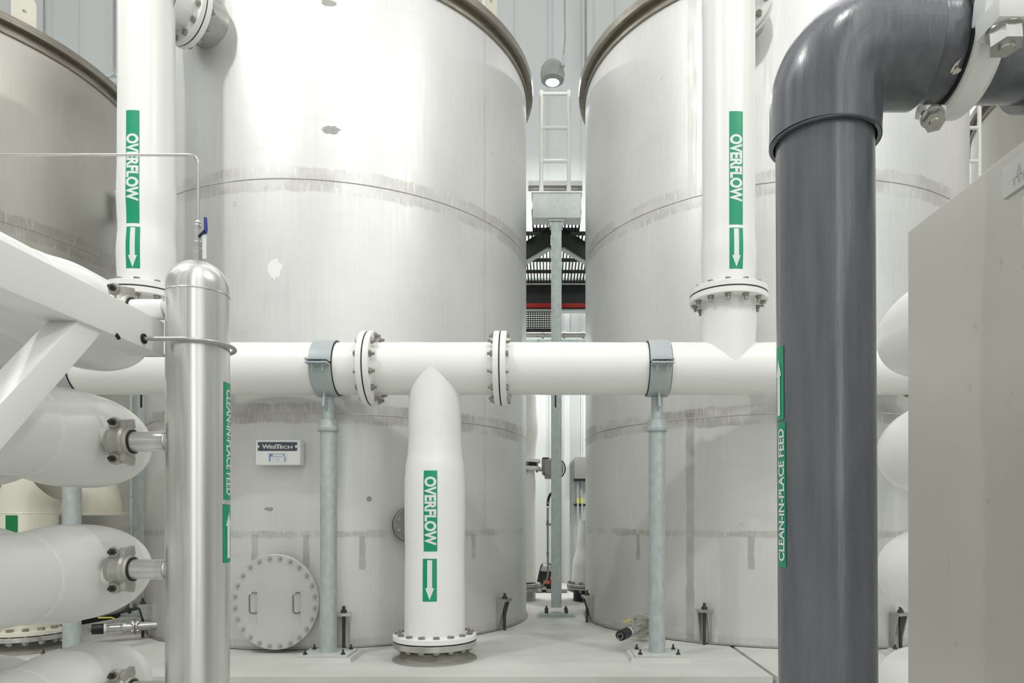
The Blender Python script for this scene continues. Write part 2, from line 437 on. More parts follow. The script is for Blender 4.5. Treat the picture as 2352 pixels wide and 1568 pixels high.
# ------------------------------------------------------------------ tanks
R = 2.1; TY = 8.325
TX = [-7.263, -2.358, 2.547, 7.452]
Z1, Z2, ZT = 2.098, 4.169, 6.13
def tank_hit(ti, px):
    X, Yc = TX[ti], TY; s = (px-CX)/F; a = s*s+1; b = -2*(s*X+Yc); c = X*X+Yc*Yc-R*R
    yy = (-b-math.sqrt(max(0, b*b-4*a*c)))/(2*a); p = Vector((s*yy, yy, 0)); n = (p-Vector((X, Yc, 0)))/R
    return p, n, math.atan2(n.x, -n.y)
bd = [(Z1, .095, .62), (Z2, .115, .42), (1.02, .035, .5), (.04, .05, .25)]
vv = {0: [], 1: [], 2: [], 3: []}
a_ = tank_hit(1, 1113)[2]; vv[1] = [(a_, 1.0, 6.2, .02, .2)]
for px, z0, z1 in ((585, .75, 1.02), (703, .7, 1.02), (832, .70, 1.0), (1088, .76, 1.0)): vv[1].append((tank_hit(1, px)[2], z0, z1, .035, .5))
for px, z0, z1, hw in ((1585, 0, 2.15, .045), (1590, Z2, 6.2, .05), (1466, .75, 1.0, .03), (1725, .7, 1.0, .035)): vv[2].append((tank_hit(2, px)[2], z0, z1, hw, .28 if z0 >= Z2 else .5))
TL = ['left stainless tank cut off by the left edge, mostly behind white riser',
      'large centre-left stainless tank with oval manway cover and maker plate',
      'right-hand stainless tank behind the second riser and grey column',
      'far right stainless tank glimpsed beyond the ladder by the cabinet']
tanks = []
for i in range(4):
    c = (TX[i], TY); t = thing('storage_tank', TL[i], 'tank', (TX[i], TY, 0), 'row of vertical stainless tanks'); tanks.append(t)
    tm = tank_mat('tank_shell_steel', c, R, bd, vv[i], [], (1, 1, 1) if i in (1, 2) else (.84, .81, .75), .5 if i in (1, 2) else .85)  # outer tanks: darker brown base colour stands in for shade and reflections
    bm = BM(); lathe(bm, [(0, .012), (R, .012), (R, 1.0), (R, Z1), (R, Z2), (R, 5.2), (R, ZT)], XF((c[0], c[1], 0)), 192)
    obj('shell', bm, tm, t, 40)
    for k, z in enumerate((Z1, Z2)):
        bm = BM(); torus(bm, (c[0], c[1], z), (0, 0, 1), R-.001, .005, 192, 6); obj('weld_bead', bm, 'steel', t)
    bm = BM(); lathe(bm, [(R, ZT-.05), (R+.02, ZT-.045), (R+.02, ZT-.012), (R+.006, ZT-.01), (R+.006, ZT+.045), (R+.07, ZT+.048), (R+.078, ZT+.052), (R+.078, ZT+.13), (R+.07, ZT+.135), (R-.02, ZT+.135), (R-.02, ZT)], XF((c[0], c[1], 0)), 192)
    obj('rim', bm, 'rim', t, 25)
    bm = BM(); lathe(bm, [(R-.02, ZT+.11), (R*.4, ZT+.2), (0, ZT+.24)], XF((c[0], c[1], 0)), 96); obj('roof', bm, 'lid', t)
    bm = BM(); lathe(bm, [(R-.02, 0), (R+.022, 0), (R+.022, .014), (R-.02, .014)], XF((c[0], c[1], .006)), 192); obj('base_plate', bm, 'steel', t, 25)
    bm = BM(); lathe(bm, [(R-.1, 0), (R+.012, 0), (R+.012, .0065), (R-.1, .0065)], XF((c[0], c[1], 0)), 128); obj('base_gasket', bm, 'black', t, 25)

# lifting lugs on tank tops
def lug(ti, px, ztop, wd=.22):
    p, n, a = tank_hit(ti, px); tng = Vector((-n.y, n.x, 0))
    if tng.x < 0: tng = -tng
    c = Vector((TX[ti], TY, 0))+n*(R-.06)
    m = Matrix.Translation((c.x, c.y, ZT-.02)) @ Matrix((tng, Vector((0, 0, 1)), tng.cross(Vector((0, 0, 1))))).transposed().to_4x4()
    bm = BM(); h = ztop-ZT; w2 = wd/2; o = [(-w2, 0), (w2, 0), (w2, h-.06), (w2*.72, h), (-w2*.72, h), (-w2, h-.06)]
    hc = (0, h*.62); hr = .024; nn = 16
    outer = [(hc[0]+math.cos(2*PI*k/nn)*hr, hc[1]+math.sin(2*PI*k/nn)*hr) for k in range(nn)]
    # plate with a hole: two halves
    for sgn in (0, 1):
        ks = [k for k in range(nn//2+1)]; cir = [outer[(k+(nn//2)*sgn) % nn] for k in ks]
        if sgn == 0: poly = cir+[(-w2, hc[1]), (-w2, h-.06), (-w2*.72, h), (w2*.72, h), (w2, h-.06), (w2, hc[1])]
        else: poly = cir+[(w2, hc[1]), (w2, 0), (-w2, 0), (-w2, hc[1])]
        prism(bm, poly, .03, m)
    cyl(bm, m @ Vector((hc[0], hc[1], .012)), m @ Vector((hc[0], hc[1], .013)), hr, seg=16)
    obj('lifting_lug', bm, 'cream', tanks[ti], 25)
lug(0, 60, ZT+.52); lug(1, 1133, ZT+.62, .22); lug(1, 700, ZT+.5); lug(2, 1800, ZT+.5)

def mark(ti, px, py, wpx, hpx, mat, seed):
    p, n, a = tank_hit(ti, px); z = CZ+(CY-py)/F*p.y; rnd = random.Random(seed); N = 26
    L = hpx/F*p.y/2; H = wpx/F*p.y/2/max(.3, abs(n.y)); bm = BM()
    bm.faces.new([bm.verts.new((L*math.cos(2*PI*i/N)*rnd.uniform(.7, 1.1), H*math.sin(2*PI*i/N)*rnd.uniform(.7, 1.1), 0)) for i in range(N)])
    sheet_obj('scuff', wrap(bm, TX[ti], TY, R, a, z, True, .0012), mat, tanks[ti])
M['mark_dark'] = simple('ground_steel_scuff', srgb(168, 168, 160), .5, .3, .12, 30, (1, 1, 3)); M['mark_light'] = simple('bright_steel_scuff', srgb(240, 240, 236), .5, .1, .03, 30)
for q_ in ((1, 760, 298, 42, 22, 'mark_dark', 1), (1, 632, 616, 34, 52, 'mark_light', 2), (1, 755, 7, 38, 16, 'mark_dark', 3), (1, 848, 1146, 12, 14, 'mark_dark', 4), (1, 618, 1169, 24, 10, 'mark_dark', 5)): mark(*q_)
# anchor chairs
def chair(ti, px, h=.40, name='anchor_chair'):
    p, n, a = tank_hit(ti, px); tng = Vector((-n.y, n.x, 0)); q = Vector((p.x, p.y, 0))
    rot = Matrix((tng, n, tng.cross(n))).transposed()
    if rot.determinant() < 0: rot = Matrix((-tng, n, (-tng).cross(n))).transposed()
    fr = Matrix.Translation(q) @ rot.to_4x4()
    up = 1 if (fr.to_3x3() @ Vector((0, 0, 1))).z > 0 else -1
    bm = BM()
    def bx(c, s): box(bm, fr @ Vector((c[0], c[1], c[2]*up)), s, rot)
    bx((0, .055, h-.02), (.135, .125, .028))
    for sx in (-1, 1):
        m = Matrix.Translation(q) @ Matrix((n, Vector((0, 0, 1)), n.cross(Vector((0, 0, 1))))).transposed().to_4x4()
        off = tng*(sx*.05)
        prism(bm, [(0, .02), (.02, .02), (.10, h-.035), (0, h-.035)], .012, Matrix.Translation(off) @ m)
    o = obj(name, bm, 'steel', tanks[ti], 25)
    c = q+n*.065
    bm = BM(); cyl(bm, (c.x, c.y, 0), (c.x, c.y, h+.05), .014, seg=14)
    prism(bm, hexpts(.026), .024, Matrix.Translation((c.x, c.y, h-.006))); cyl(bm, (c.x, c.y, h-.006), (c.x, c.y, h), .03, seg=16)
    obj('anchor_bolt', bm, 'boltdk', o, 25)
for ti, px in ((1, 790), (1, 1147), (1, 345), (2, 1361), (2, 1623), (2, 2056), (3, 2300), (0, -260)): chair(ti, px, .335 if px != 1361 else .31)

# manway on the centre tank
mc = P(633.5, 1381.5, 6.07); t = tanks[1]
bm = BM(); lathe(bm, [(.30, -.0), (.30, .25)], XF((mc.x, mc.y+.03, mc.z), (0, 1, 0)), 64, sy=1.08); obj('manway_neck', bm, 'steel', t)
def oval(bm, c, r, sy, y0, y1, bev=.004):
    lathe(bm, [(0, y0), (r-bev, y0), (r, y0+bev), (r, y1), (0, y1)], XF((c.x, c.y, c.z), (0, 1, 0), (1, 0, 0)), 96, sx=1, sy=sy)
cov = BM(); oval(cov, mc, .376, 1.095, -.024, 0); cov = obj('manway_cover', cov, M['cover'] if 'cover' in M else simple('manway_cover_steel', srgb(206, 206, 201), .42, .35, .05, 3), t, 30)
bm = BM(); oval(bm, mc, .373, 1.095, 0.001, .010); obj('gasket', bm, 'gasket', t)
bm = BM(); oval(bm, mc, .372, 1.095, 0.011, .036); obj('manway_flange', bm, 'steel', t)
for k in range(24):
    a = 2*PI*(k+.5)/24
    link('bolt', CAPB, cov, Matrix.Translation((mc.x+.345*math.cos(a), mc.y-.026, mc.z+.345*1.1*math.sin(a))) @ frame((0, -1, 0)))
for hx in (585, 684):
    c = P(hx, 1383, 6.06)
    bm = BM(); y0 = mc.y-.022
    pts = [(c.x+.02, y0, c.z+.085)]+bend((c.x+.012, y0-.03, c.z+.088), (c.x-.012, y0-.062, c.z+.088), (c.x-.014, y0-.062, c.z+.06), 6)+bend((c.x-.014, y0-.062, c.z-.06), (c.x-.012, y0-.062, c.z-.088), (c.x+.012, y0-.03, c.z-.088), 6)+[(c.x+.02, y0, c.z-.085)]
    tube(bm, pts, .0075, 10); obj('handle', bm, 'bolt', cov)

# side nozzle with blind flange, half hidden by the drop pipe
nh, nn, _ = tank_hit(1, 932)
nc = Vector((nh.x, nh.y, P(932, 1204.5, 6.38).z))+nn*.12
bm = BM(); cyl(bm, nc-nn*.03, nc-nn*.30, .10); obj('nozzle', bm, 'steel', t)
bl = BM(); cyl(bl, nc+nn*.028, nc, .160, seg=56, bev=.004); bl = obj('blind_flange', bl, 'encl', t)
bm = BM(); cyl(bm, nc-nn*.001, nc-nn*.012, .1615, seg=56); obj('gasket', bm, 'gasket', t)
bm = BM(); cyl(bm, nc-nn*.013, nc-nn*.036, .162, seg=56); obj('nozzle_flange', bm, 'steel', t)
fr_ = XF(nc+nn*.030, nn, (0, 0, 1))
for k in range(8):
    a = 2*PI*(k+.5)/8
    link('bolt', CAPB, bl, fr_ @ Matrix.Translation((.125*math.cos(a), .125*math.sin(a), 0)))

# maker plate box
a0, a1 = P(587, 1010, 6.10), P(689, 1067, 6.10)
np_ = thing('nameplate', 'white box plate with charcoal lettered band fixed on the centre tank', 'nameplate', ((a0.x+a1.x)/2, 6.10, a1.z))
np_['label'] = 'white box plate with charcoal lettered band fixed on the centre tank'
bm = BM(); box(bm, ((a0.x+a1.x)/2, 6.155, (a0.z+a1.z)/2), (a1.x-a0.x, .10, a0.z-a1.z), bev=.003); obj('plate_box', bm, M['frame'], np_, 25)
b0, b1 = P(592, 1015, 6.10), P(682, 1035, 6.10)
bm = BM(); box(bm, ((b0.x+b1.x)/2, 6.103, (b0.z+b1.z)/2), (b1.x-b0.x, .004, b0.z-b1.z)); lb = obj('logo_band', bm, 'charcoal', np_)
def flat_text(body, px0, px1, py0, py1, Y, mat, parent, bold=.02, name='lettering'):
    q0, q1 = P(px0, py0, Y), P(px1, py1, Y)
    b = text_bm(body, q1.x-q0.x, q0.z-q1.z, bold)
    for v in b.verts: v.co = Vector(((q0.x+q1.x)/2+v.co.x, Y-.0006, (q0.z+q1.z)/2+v.co.y))
    return sheet_obj(name, b, mat, parent)
flat_text('W', 601.5, 620.5, 1020.3, 1030.3, 6.10, 'lettering', lb, .03)
flat_text('ES', 619.5, 634.5, 1023, 1030.0, 6.10, 'lettering', lb, .03)
flat_text('T', 631.5, 645.5, 1020.3, 1030.3, 6.10, 'lettering', lb, .03)
flat_text('ECH', 643, 671.5, 1023, 1030.0, 6.10, 'lettering', lb, .03)
for px in (593, 680.5):
    q = P(px, 1025, 6.098); bm = BM(); cyl(bm, (q.x, 6.096, q.z), (q.x, 6.103, q.z), .012, seg=16); obj('rivet', bm, 'lettering', lb)
c0, c1 = P(614.5, 1040, 6.10), P(659.5, 1063, 6.10)
bm = BM(); box(bm, ((c0.x+c1.x)/2, 6.104, (c0.z+c1.z)/2), (c1.x-c0.x, .004, c0.z-c1.z)); st = obj('sticker', bm, 'lettering', np_)
for q in ((618, 1041.5, 626, 1048), (626, 1042, 650, 1043), (626, 1048, 652, 1049), (650, 1042, 654, 1046), (653, 1048, 655.5, 1060), (618, 1048, 621, 1059), (634, 1054.5, 641, 1055.5)):
    e0, e1 = P(q[0], q[1], 6.10), P(q[2], q[3], 6.10); bm = BM(); box(bm, ((e0.x+e1.x)/2, 6.1025, (e0.z+e1.z)/2), (e1.x-e0.x, .002, e0.z-e1.z)); obj('print', bm, 'print_blue', st)

# ------------------------------------------------------------------ overflow header, risers, drop
PY = 5.85; PZ = 2.407; PR = .2145
XL, XR_ = -1.475, -.388
RLX, RRX = PY*math.tan(math.radians(-29.70)), 1.502
def hflange(parent, x, side, z=PZ, y=PY):
    """one plate of a flange pair in the header at x; side -1 left plate, +1 right plate"""
    bm = BM(); x0 = x+side*.004; ring(bm, (x0, y, z), (side, 0, 0), PR-.02, .306, .048)
    return obj('flange', bm, 'white', parent)
def gaskx(parent, x):
    bm = BM(); lathe(bm, [(PR-.02, -.0045), (.3045, -.0045), (.3045, .0045), (PR-.02, .0045)], XF((x, PY, PZ), (1, 0, 0)), 72); obj('gasket', bm, 'gasket', parent)
def hpipe(bm, x0, x1, wob=.0015):
    n = max(4, int(abs(x1-x0)/.12)); pts = [(x0+(x1-x0)*i/n, PY, PZ) for i in range(n+1)]
    tube(bm, pts, [PR+random.uniform(-wob, wob) for _ in pts], 72)
def fillet_profile(r, R0, z0, L, k=.05):
    """branch profile leaving a header: flared foot then straight"""
    return [(r+k*1.25, z0-.02), (r+k, z0), (r+k*.55, z0+k*.35), (r+k*.25, z0+k*.8), (r+k*.07, z0+k*1.4), (r, z0+k*2), (r, z0+L)]
# left spool
hl = thing('header_spool', 'left length of white overflow header passing behind the stainless manifold', 'pipe', (-3.3, PY, PZ-PR), 'white overflow header')
bm = BM(); hpipe(bm, -6.2, XL-.03); obj('pipe', bm, 'white', hl)
bm = BM(); lathe(bm, [(PR+.0006, 0), (PR+.0006, .3), (PR, 3.0-PZ)], XF((RLX, PY, PZ)), 72); obj('branch_stub', bm, 'white', hl)
hflange(hl, XL, -1); flange_bolts(hl, BOLT_M, (XL, PY, PZ), (1, 0, 0), .265, 12); gaskx(hl, XL)
FZ = 3.004
def vfl(parent, X, z, side, r=.318, t=.048, mat='white'):
    bm = BM(); ring(bm, (X, PY, z+side*.004), (0, 0, side), PR-.02, r, t); return obj('flange', bm, mat, parent)
vfl(hl, RLX, FZ, -1); flange_bolts(hl, BOLT_V, (RLX, PY, FZ), (0, 0, -1), .272, 12)
bm = BM(); lathe(bm, [(.15, -.0045), (.316, -.0045), (.316, .0045), (.15, .0045)], XF((RLX, PY, FZ)), 72); obj('gasket', bm, 'gasket', hl)
# tee spool with drop
ht = thing('drop_pipe', 'white overflow tee between two flanges dropping to the floor flange', 'pipe', (-.94, PY, .0), 'white overflow header')
DX = -.940
bm = BM(); hpipe(bm, XL+.03, XR_-.03); obj('pipe', bm, 'white', ht)
bm = BM(); zz = lambda y: CZ+(CY-y)/F*PY
prof = [(.2125, PZ), (.2125, zz(890)), (.214, zz(925)), (.2165, zz(960)), (.2150, zz(1010)), (.222, zz(1040)), (.240, zz(1075)), (.2475, zz(1110)), (.249, zz(1160)), (.2475, zz(1220)), (.2435, zz(1265)), (.2465, zz(1320)), (.249, zz(1390)), (.249, zz(1440)), (.250, .20)]
import bisect
def smoothprof(pr, n=60):
    z = [p[1] for p in pr]; out = []
    for i in range(n+1):
        h = z[0]+(z[-1]-z[0])*i/n; k = 0
        while k < len(z)-2 and (h < z[k+1] if z[0] > z[-1] else h > z[k+1]): k += 1
        f = (h-z[k])/(z[k+1]-z[k]); f = max(0, min(1, f)); f = f*f*(3-2*f); out.append((pr[k][0]+(pr[k+1][0]-pr[k][0])*f, h))
    return out
lathe(bm, smoothprof(prof), XF((DX, PY, 0)), 72); obj('insulated_drop', bm, 'white', ht)
hflange(ht, XL, 1); hflange(ht, XR_, -1)
FB = .158
_tab = smoothprof(prof)
def RFD(z):
    for (ra, za), (rb, zb) in zip(_tab, _tab[1:]):
        if zb <= z <= za: return ra+(rb-ra)*(z-za)/(zb-za)
    return .248
bm = BM(); ring(bm, (DX, PY, FB+.004), (0, 0, 1), .2, .343, .045, 80); obj('flange', bm, 'white', ht)
flange_bolts(ht, BOLT_F, (DX, PY, FB-.002), (0, 0, -1), .298, 16)
# floor sleeve
fs = thing('floor_flange', 'bright machined floor flange on grout under the white drop pipe', 'flange', (DX, PY, 0))
bm = BM(); ring(bm, (DX, PY, FB-.004), (0, 0, -1), .1, .343, .05, 80); obj('flange_ring', bm, 'machined', fs)
bm = BM(); lathe(bm, [(.1, -.0045), (.341, -.0045), (.341, .0045), (.1, .0045)], XF((DX, PY, FB)), 80); obj('gasket', bm, 'gasket', fs)
bm = BM(); n = 40; random.seed(3)
lathe(bm, [(0, .001), (.35, .001), (.345, .006), (.31, .012), (.292, .03), (.285, .06), (.27, .085), (.2, .098)], XF((DX, PY, 0)), 44)
for v in bm.verts:
    if v.co.z > .02: v.co += Vector((random.uniform(-1, 1), random.uniform(-1, 1), random.uniform(-.5, .3)))*.014
obj('grout_collar', bm, 'grout', fs, 60)
# right spool
hr = thing('header_spool', 'right length of white overflow header between the tee and cabinet', 'pipe', (2.0, PY, PZ-PR), 'white overflow header')
bm = BM(); hpipe(bm, XR_+.03, 6.0, .0022); obj('pipe', bm, 'white', hr)
bm = BM(); lathe(bm, [(PR+.0006, 0), (PR+.0006, .2), (PR+.006, .32), (PR+.012, .40), (PR+.004, .5), (PR+.002, 3.0-PZ)], XF((RRX, PY, PZ)), 72); obj('branch_stub', bm, 'white', hr)
hflange(hr, XR_, 1); flange_bolts(hr, BOLT_M, (XR_, PY, PZ), (-1, 0, 0), .265, 12); gaskx(hr, XR_)
vfl(hr, RRX, FZ, -1); flange_bolts(hr, BOLT_V, (RRX, PY, FZ), (0, 0, -1), .272, 12)
bm = BM(); lathe(bm, [(.15, -.0045), (.316, -.0045), (.316, .0045), (.15, .0045)], XF((RRX, PY, FZ)), 72); obj('gasket', bm, 'gasket', hr)
pipe_marker(ht, DX, PY, .2475, 973, 1004.5, 1080, 1266, 'OVERFLOW', True, (1094, 1252), letter=.86, RF=RFD)
pipe_marker(ht, DX, PY, .2465, 971, 1003.5, 1283, 1381, arrow=(1286, 1378, True), RF=RFD)
# risers
RFS = []
def riser(X, label, ti, ax, zn, prof_px, bulges):
    t = thing('riser_pipe', label, 'pipe', (X, PY, FZ), 'white overflow risers')
    bm = BM(); pr = [(PR, FZ+.01), (PR, FZ+.1)]
    for z, dr in bulges: pr.append((PR+dr, z))
    pr += [(PR, 6.2)]
    n = 70; out = []
    for i in range(n+1):
        h = pr[0][1]+(6.2-pr[0][1])*i/n; k = 0
        while k < len(pr)-2 and h > pr[k+1][1]: k += 1
        f = (h-pr[k][1])/(pr[k+1][1]-pr[k][1]); f = max(0, min(1, f)); f = f*f*(3-2*f); out.append((pr[k][0]+(pr[k+1][0]-pr[k][0])*f, h))
    def rf(z, tab=tuple(out)):
        for (ra, za), (rb, zb) in zip(tab, tab[1:]):
            if za <= z <= zb: return ra+(rb-ra)*(z-za)/(zb-za)
        return PR
    RFS.append(rf)
    out.append((0, 6.24))
    lathe(bm, out, XF((X, PY, 0)), 72); obj('insulated_pipe', bm, 'white', t)
    vfl(t, X, FZ, 1)
    d = Vector((ax[0], ax[1], 0)).normalized(); o = Vector((X, PY, zn))
    bm = BM(); lathe(bm, [(.255, .12), (.225, .2), (.215, .24), (.205, .30)], XF(o, d), 64); obj('nozzle_neck', bm, 'white', t)
    bm = BM(); ring(bm, o+d*.30, d, .1, .305, .042); obj('nozzle_flange', bm, 'white', t)
    bm = BM(); ring(bm, o+d*.342, d, .1, .303, .008); obj('gasket', bm, 'gasket', t)
    bm = BM(); ring(bm, o+d*.351, d, .1, .305, .045); obj('tank_flange', bm, 'white', t)
    bm = BM(); cyl(bm, o+d*.39, o+d*.75, .21, seg=56); obj('tank_nozzle', bm, 'steel', t)
    flange_bolts(t, BOLT_T, o+d*.35, d, .262, 12)
    return t
r1 = riser(RLX, 'left white riser with OVERFLOW marker and small foil label', 1, (.5, .866), 5.61, None, [(3.35, .008), (3.55, -.004), (3.8, .006), (4.1, 0), (5.0, -.004)])
r1['label'] = 'left white riser carrying a small foil label beside its worn marker'
r2 = riser(RRX, 'right white riser', 2, (.45, .893), 5.66, None, [(3.35, .009), (3.55, 0), (4.2, 0.0), (5.0, .0)])
r2['label'] = 'right white riser with clean green marker, standing left of dark elbow'
pipe_marker(r1, RLX, PY, PR+.003, 289, 320, 252, 511, 'OVERFLOW', True, (306, 461), letter=.9, RF=RFS[0])
pipe_marker(r1, RLX, PY, PR+.006, 289, 321.5, 519, 615, arrow=(521, 613, True), RF=RFS[0])
pipe_marker(r2, RRX, PY, PR+.001, 1675, 1706, 255, 515, 'OVERFLOW', True, (308, 463), letter=.9, RF=RFS[1])
pipe_marker(r2, RRX, PY, PR+.006, 1675.5, 1706.5, 522, 616, arrow=(524, 612, True), RF=RFS[1])
# small foil label on the left riser
p0, _ = phi_at(354.5, RLX, PY, PR); p1, _ = phi_at(398, RLX, PY, PR)
dm = PY-PR*math.cos((p0+p1)/2); zc = CZ+(CY-457)/F*dm
fl = sheet_obj('foil_label', wrap(rect_bm(.082, (p1-p0)*PR), RLX, PY, PR, (p0+p1)/2, zc, True, .002), 'placard', r1)
for dz, a_, b_ in ((.025, .1, .9), (.012, .3, .85), (-.003, .2, .8), (-.018, .5, .9), (-.028, .15, .6)):
    q0 = p0+(p1-p0)*a_; q1 = p0+(p1-p0)*b_
    sheet_obj('print', wrap(rect_bm(.004, (q1-q0)*PR), RLX, PY, PR, (q0+q1)/2, zc+dz, True, .0028), 'inkgrey', fl)

# ------------------------------------------------------------------ pipe supports
def support(X, label, neck_col='galv'):
    t = thing('pipe_support', label, 'support', (X, PY, 0), 'clamp stands under the header')
    bm = BM(); box(bm, (X, PY, .018), (.46, .38, .036)); 
    for v in bm.verts:
        if v.co.z < .01: v.co.x = X+(v.co.x-X)*1.08; v.co.y = PY+(v.co.y-PY)*1.1
    obj('grout_pad', bm, 'concrete', t, 20)
    bp = BM(); box(bp, (X, PY, .045), (.40, .32, .018), bev=.002); bp = obj('base_plate', bp, 'galv_pale', t, 25)
    for sx in (-1, 1):
        for sy in (-1, 1):
            c = (X+sx*.155, PY+sy*.115)
            bm = BM(); cyl(bm, (c[0], c[1], .05), (c[0], c[1], .095), .008, seg=10); prism(bm, hexpts(.016), .014, Matrix.Translation((c[0], c[1], .056))); cyl(bm, (c[0], c[1], .054), (c[0], c[1], .057), .02, seg=12)
            obj('anchor_nut', bm, 'boltdk', bp, 25)
    bm = BM(); cyl(bm, (X, PY, .05), (X, PY, 1.90), .068, seg=40); obj('column', bm, 'galv', t)
    bm = BM(); lathe(bm, [(.068, 1.885), (.083, 1.885), (.085, 1.89), (.085, 1.915), (.078, 1.925), (.074, 1.975), (.05, 1.985)], XF((X, PY, 0)), 40); obj('reducer_collar', bm, 'galv', t, 25)
    bm = BM(); cyl(bm, (X, PY, 1.97), (X, PY, 2.07), .047, seg=32); obj('threaded_neck', bm, 'galv', t)
    bm = BM(); cyl(bm, (X, PY, 2.06), (X, PY, PZ-.235), .048, seg=32); obj('saddle_post', bm, 'hgrey', t)
    bm = BM(); box(bm, (X, PY-.075, 2.145), (.012, .10, .17), Matrix.Rotation(-.25, 3, 'X')); obj('gusset', bm, 'hgrey', t)
    W2 = .0865; RO = .2345
    for nm, a, b in (('clamp_top', PI*.02, PI*.98), ('clamp_saddle', -PI*.98, -PI*.02)):
        bm = BM(); fr = Matrix.Translation((X-W2, PY, PZ)) @ Matrix(((0, 0, 1), (1, 0, 0), (0, 1, 0))).to_4x4()
        lathe(bm, [(RO-.011, 0), (RO, 0), (RO, 2*W2), (RO-.011, 2*W2), (RO-.011, 0)], fr, 48, a, b)
        for sy in (-1, 1):
            zo = .012 if nm == 'clamp_top' else -.014
            box(bm, (X, PY+sy*(RO+.045), PZ+zo), (2*W2, .11, .012))
        obj(nm, bm, 'hgrey', t, 25)
    bm = BM(); lathe(bm, [(PR-.005, 0), (RO-.012, 0), (RO-.012, 2*W2+.012), (PR-.005, 2*W2+.012), (PR-.005, 0)], XF((X-W2-.006, PY, PZ), (1, 0, 0)), 64); obj('clamp_liner', bm, 'gasket', t, 25)
    for sx in (-1, 1):
        for sy in (-1, 1):
            c = (X+sx*.04, PY+sy*(RO+.05))
            bm = BM(); cyl(bm, (c[0], c[1], PZ-.075), (c[0], c[1], PZ+.03), .0085, seg=12); prism(bm, hexpts(.0165), .015, Matrix.Translation((c[0], c[1], PZ-.036))); prism(bm, hexpts(.016), .01, Matrix.Translation((c[0], c[1], PZ+.018)))
            obj('clamp_bolt', bm, 'hgrey', t, 25)
    return t
support(-1.826, 'clamp stand with round grey column right of the manway cover')
support(.908, 'clamp stand with round grey column before the right tank')
support(-3.96, 'clamp stand at far left behind the white pressure vessels')
support(3.10, 'clamp stand at far right, almost hidden by the steel cabinet')

# ------------------------------------------------------------------ stainless clean-in-place manifold (left)
KX, KY, KR = -1.635, 3.286, .1365
t = thing('stainless_manifold', 'upright brushed stainless manifold pipe with domed cap in left foreground', 'pipe', (KX, KY, -.25))
zc_ = 2.208
bm = BM(); lathe(bm, [(0, -.25), (KR, -.25), (KR, 1), (KR, zc_)], XF((KX, KY, 0)), 72)
obj('pipe_body', bm, 'brushed', t)
bm = BM(); lathe(bm, [(KR, zc_), (KR, zc_+.03)]+[(KR*math.cos(a), zc_+.03+.128*math.sin(a)) for a in [PI/2*i/14 for i in range(1, 15)]], XF((KX, KY, 0)), 72); obj('domed_cap', bm, 'brushed', t, 50)
bm = BM(); torus(bm, (KX, KY, zc_), (0, 0, 1), KR, .0035, 96, 6); obj('weld_bead', bm, 'machined', t)
BR = [2.142, 1.525, .929, .36]
for k, z in enumerate(BR):
    bm = BM(); cyl(bm, (-2.02, KY, z), (KX-.1, KY, z), .047, seg=40); o = obj('branch_pipe', bm, 'brushed' if k else 'white', t)
    bm = BM(); torus(bm, (KX-KR-.006, KY, z), (1, 0, 0), .047, .005, 40, 6); obj('weld_bead', bm, 'machined', o)
pipe_marker(t, KX, KY, KR, 513.5, 529.6, 880, 1148, 'CLEAN-IN-PLACE FEED', True, (895, 1137), letter=.62, bold=.02)
pipe_marker(t, KX, KY, KR, 512, 529.6, 1158, 1291, arrow=(1176, 1281, False))
# grooved couplings on the branches
def coupling(c, z, label):
    X, Y = c; t = thing('grooved_coupling', label, 'coupling', (X, Y, z-.1), 'couplings on the manifold branches')
    bm = BM(); lathe(bm, [(.050, -.050), (.064, -.050), (.068, -.044), (.068, -.036), (.077, -.026), (.077, .022), (.068, .032), (.068, .042), (.064, .050), (.050, .050)], XF((X, Y, z), (1, 0, 0)), 56)
    obj('housing', bm, 'cast', t, 28)
    bm = BM(); lathe(bm, [(.046, -.054), (.055, -.054), (.055, .054), (.046, .054)], XF((X, Y, z), (1, 0, 0)), 40); obj('gasket', bm, 'gasket', t)
    for s in (-1, 1):
        rt = Matrix.Rotation(s*.22, 3, 'X')
        bm = BM(); box(bm, (X+.028, Y-.004, z+s*.080), (.026, .085, .045), rt, .006); box(bm, (X-.012, Y-.022, z+s*.080), (.055, .045, .040), rt, .010)
        lathe(bm, [(0, 0), (.024, 0), (.026, .006), (.026, .03), (0, .03)], XF((X-.010, Y-.052, z+s*.084), (0, 1, 0)), 20)
        o = obj('bolt_pad', bm, 'cast', t, 30)
        bm = BM(); cyl(bm, (X-.010, Y-.085, z+s*.084), (X-.010, Y+.06, z+s*.084), .0078, seg=12); prism(bm, hexpts(.016), .016, XF((X-.010, Y-.068, z+s*.084), (0, 1, 0))); obj('bolt', bm, 'boltdk', o, 25)
for z, l in zip(BR[1:], ('grey grooved coupling on the upper visible branch, level with the nameplate', 'grey grooved coupling on the middle branch below the first', 'grey grooved coupling at the bottom edge of the photo')):
    coupling((-1.990, KY), z, l)
coupling((-1.990, KY), BR[0], 'grooved coupling on the top white branch hidden behind the beam')
# u-bolt
ub = BM(); zu = 1.966; rr = .158
pts = [(-1.97, KY-rr, zu)]+[(KX+rr*math.sin(PI*i/24), KY-rr*math.cos(PI*i/24), zu) for i in range(25)]+[(-1.97, KY+rr, zu)]
tube(ub, pts, .0095, 14); tag(obj('u_bolt', ub, 'steel'), 'round steel U-bolt looped about the stainless manifold', 'U-bolt')
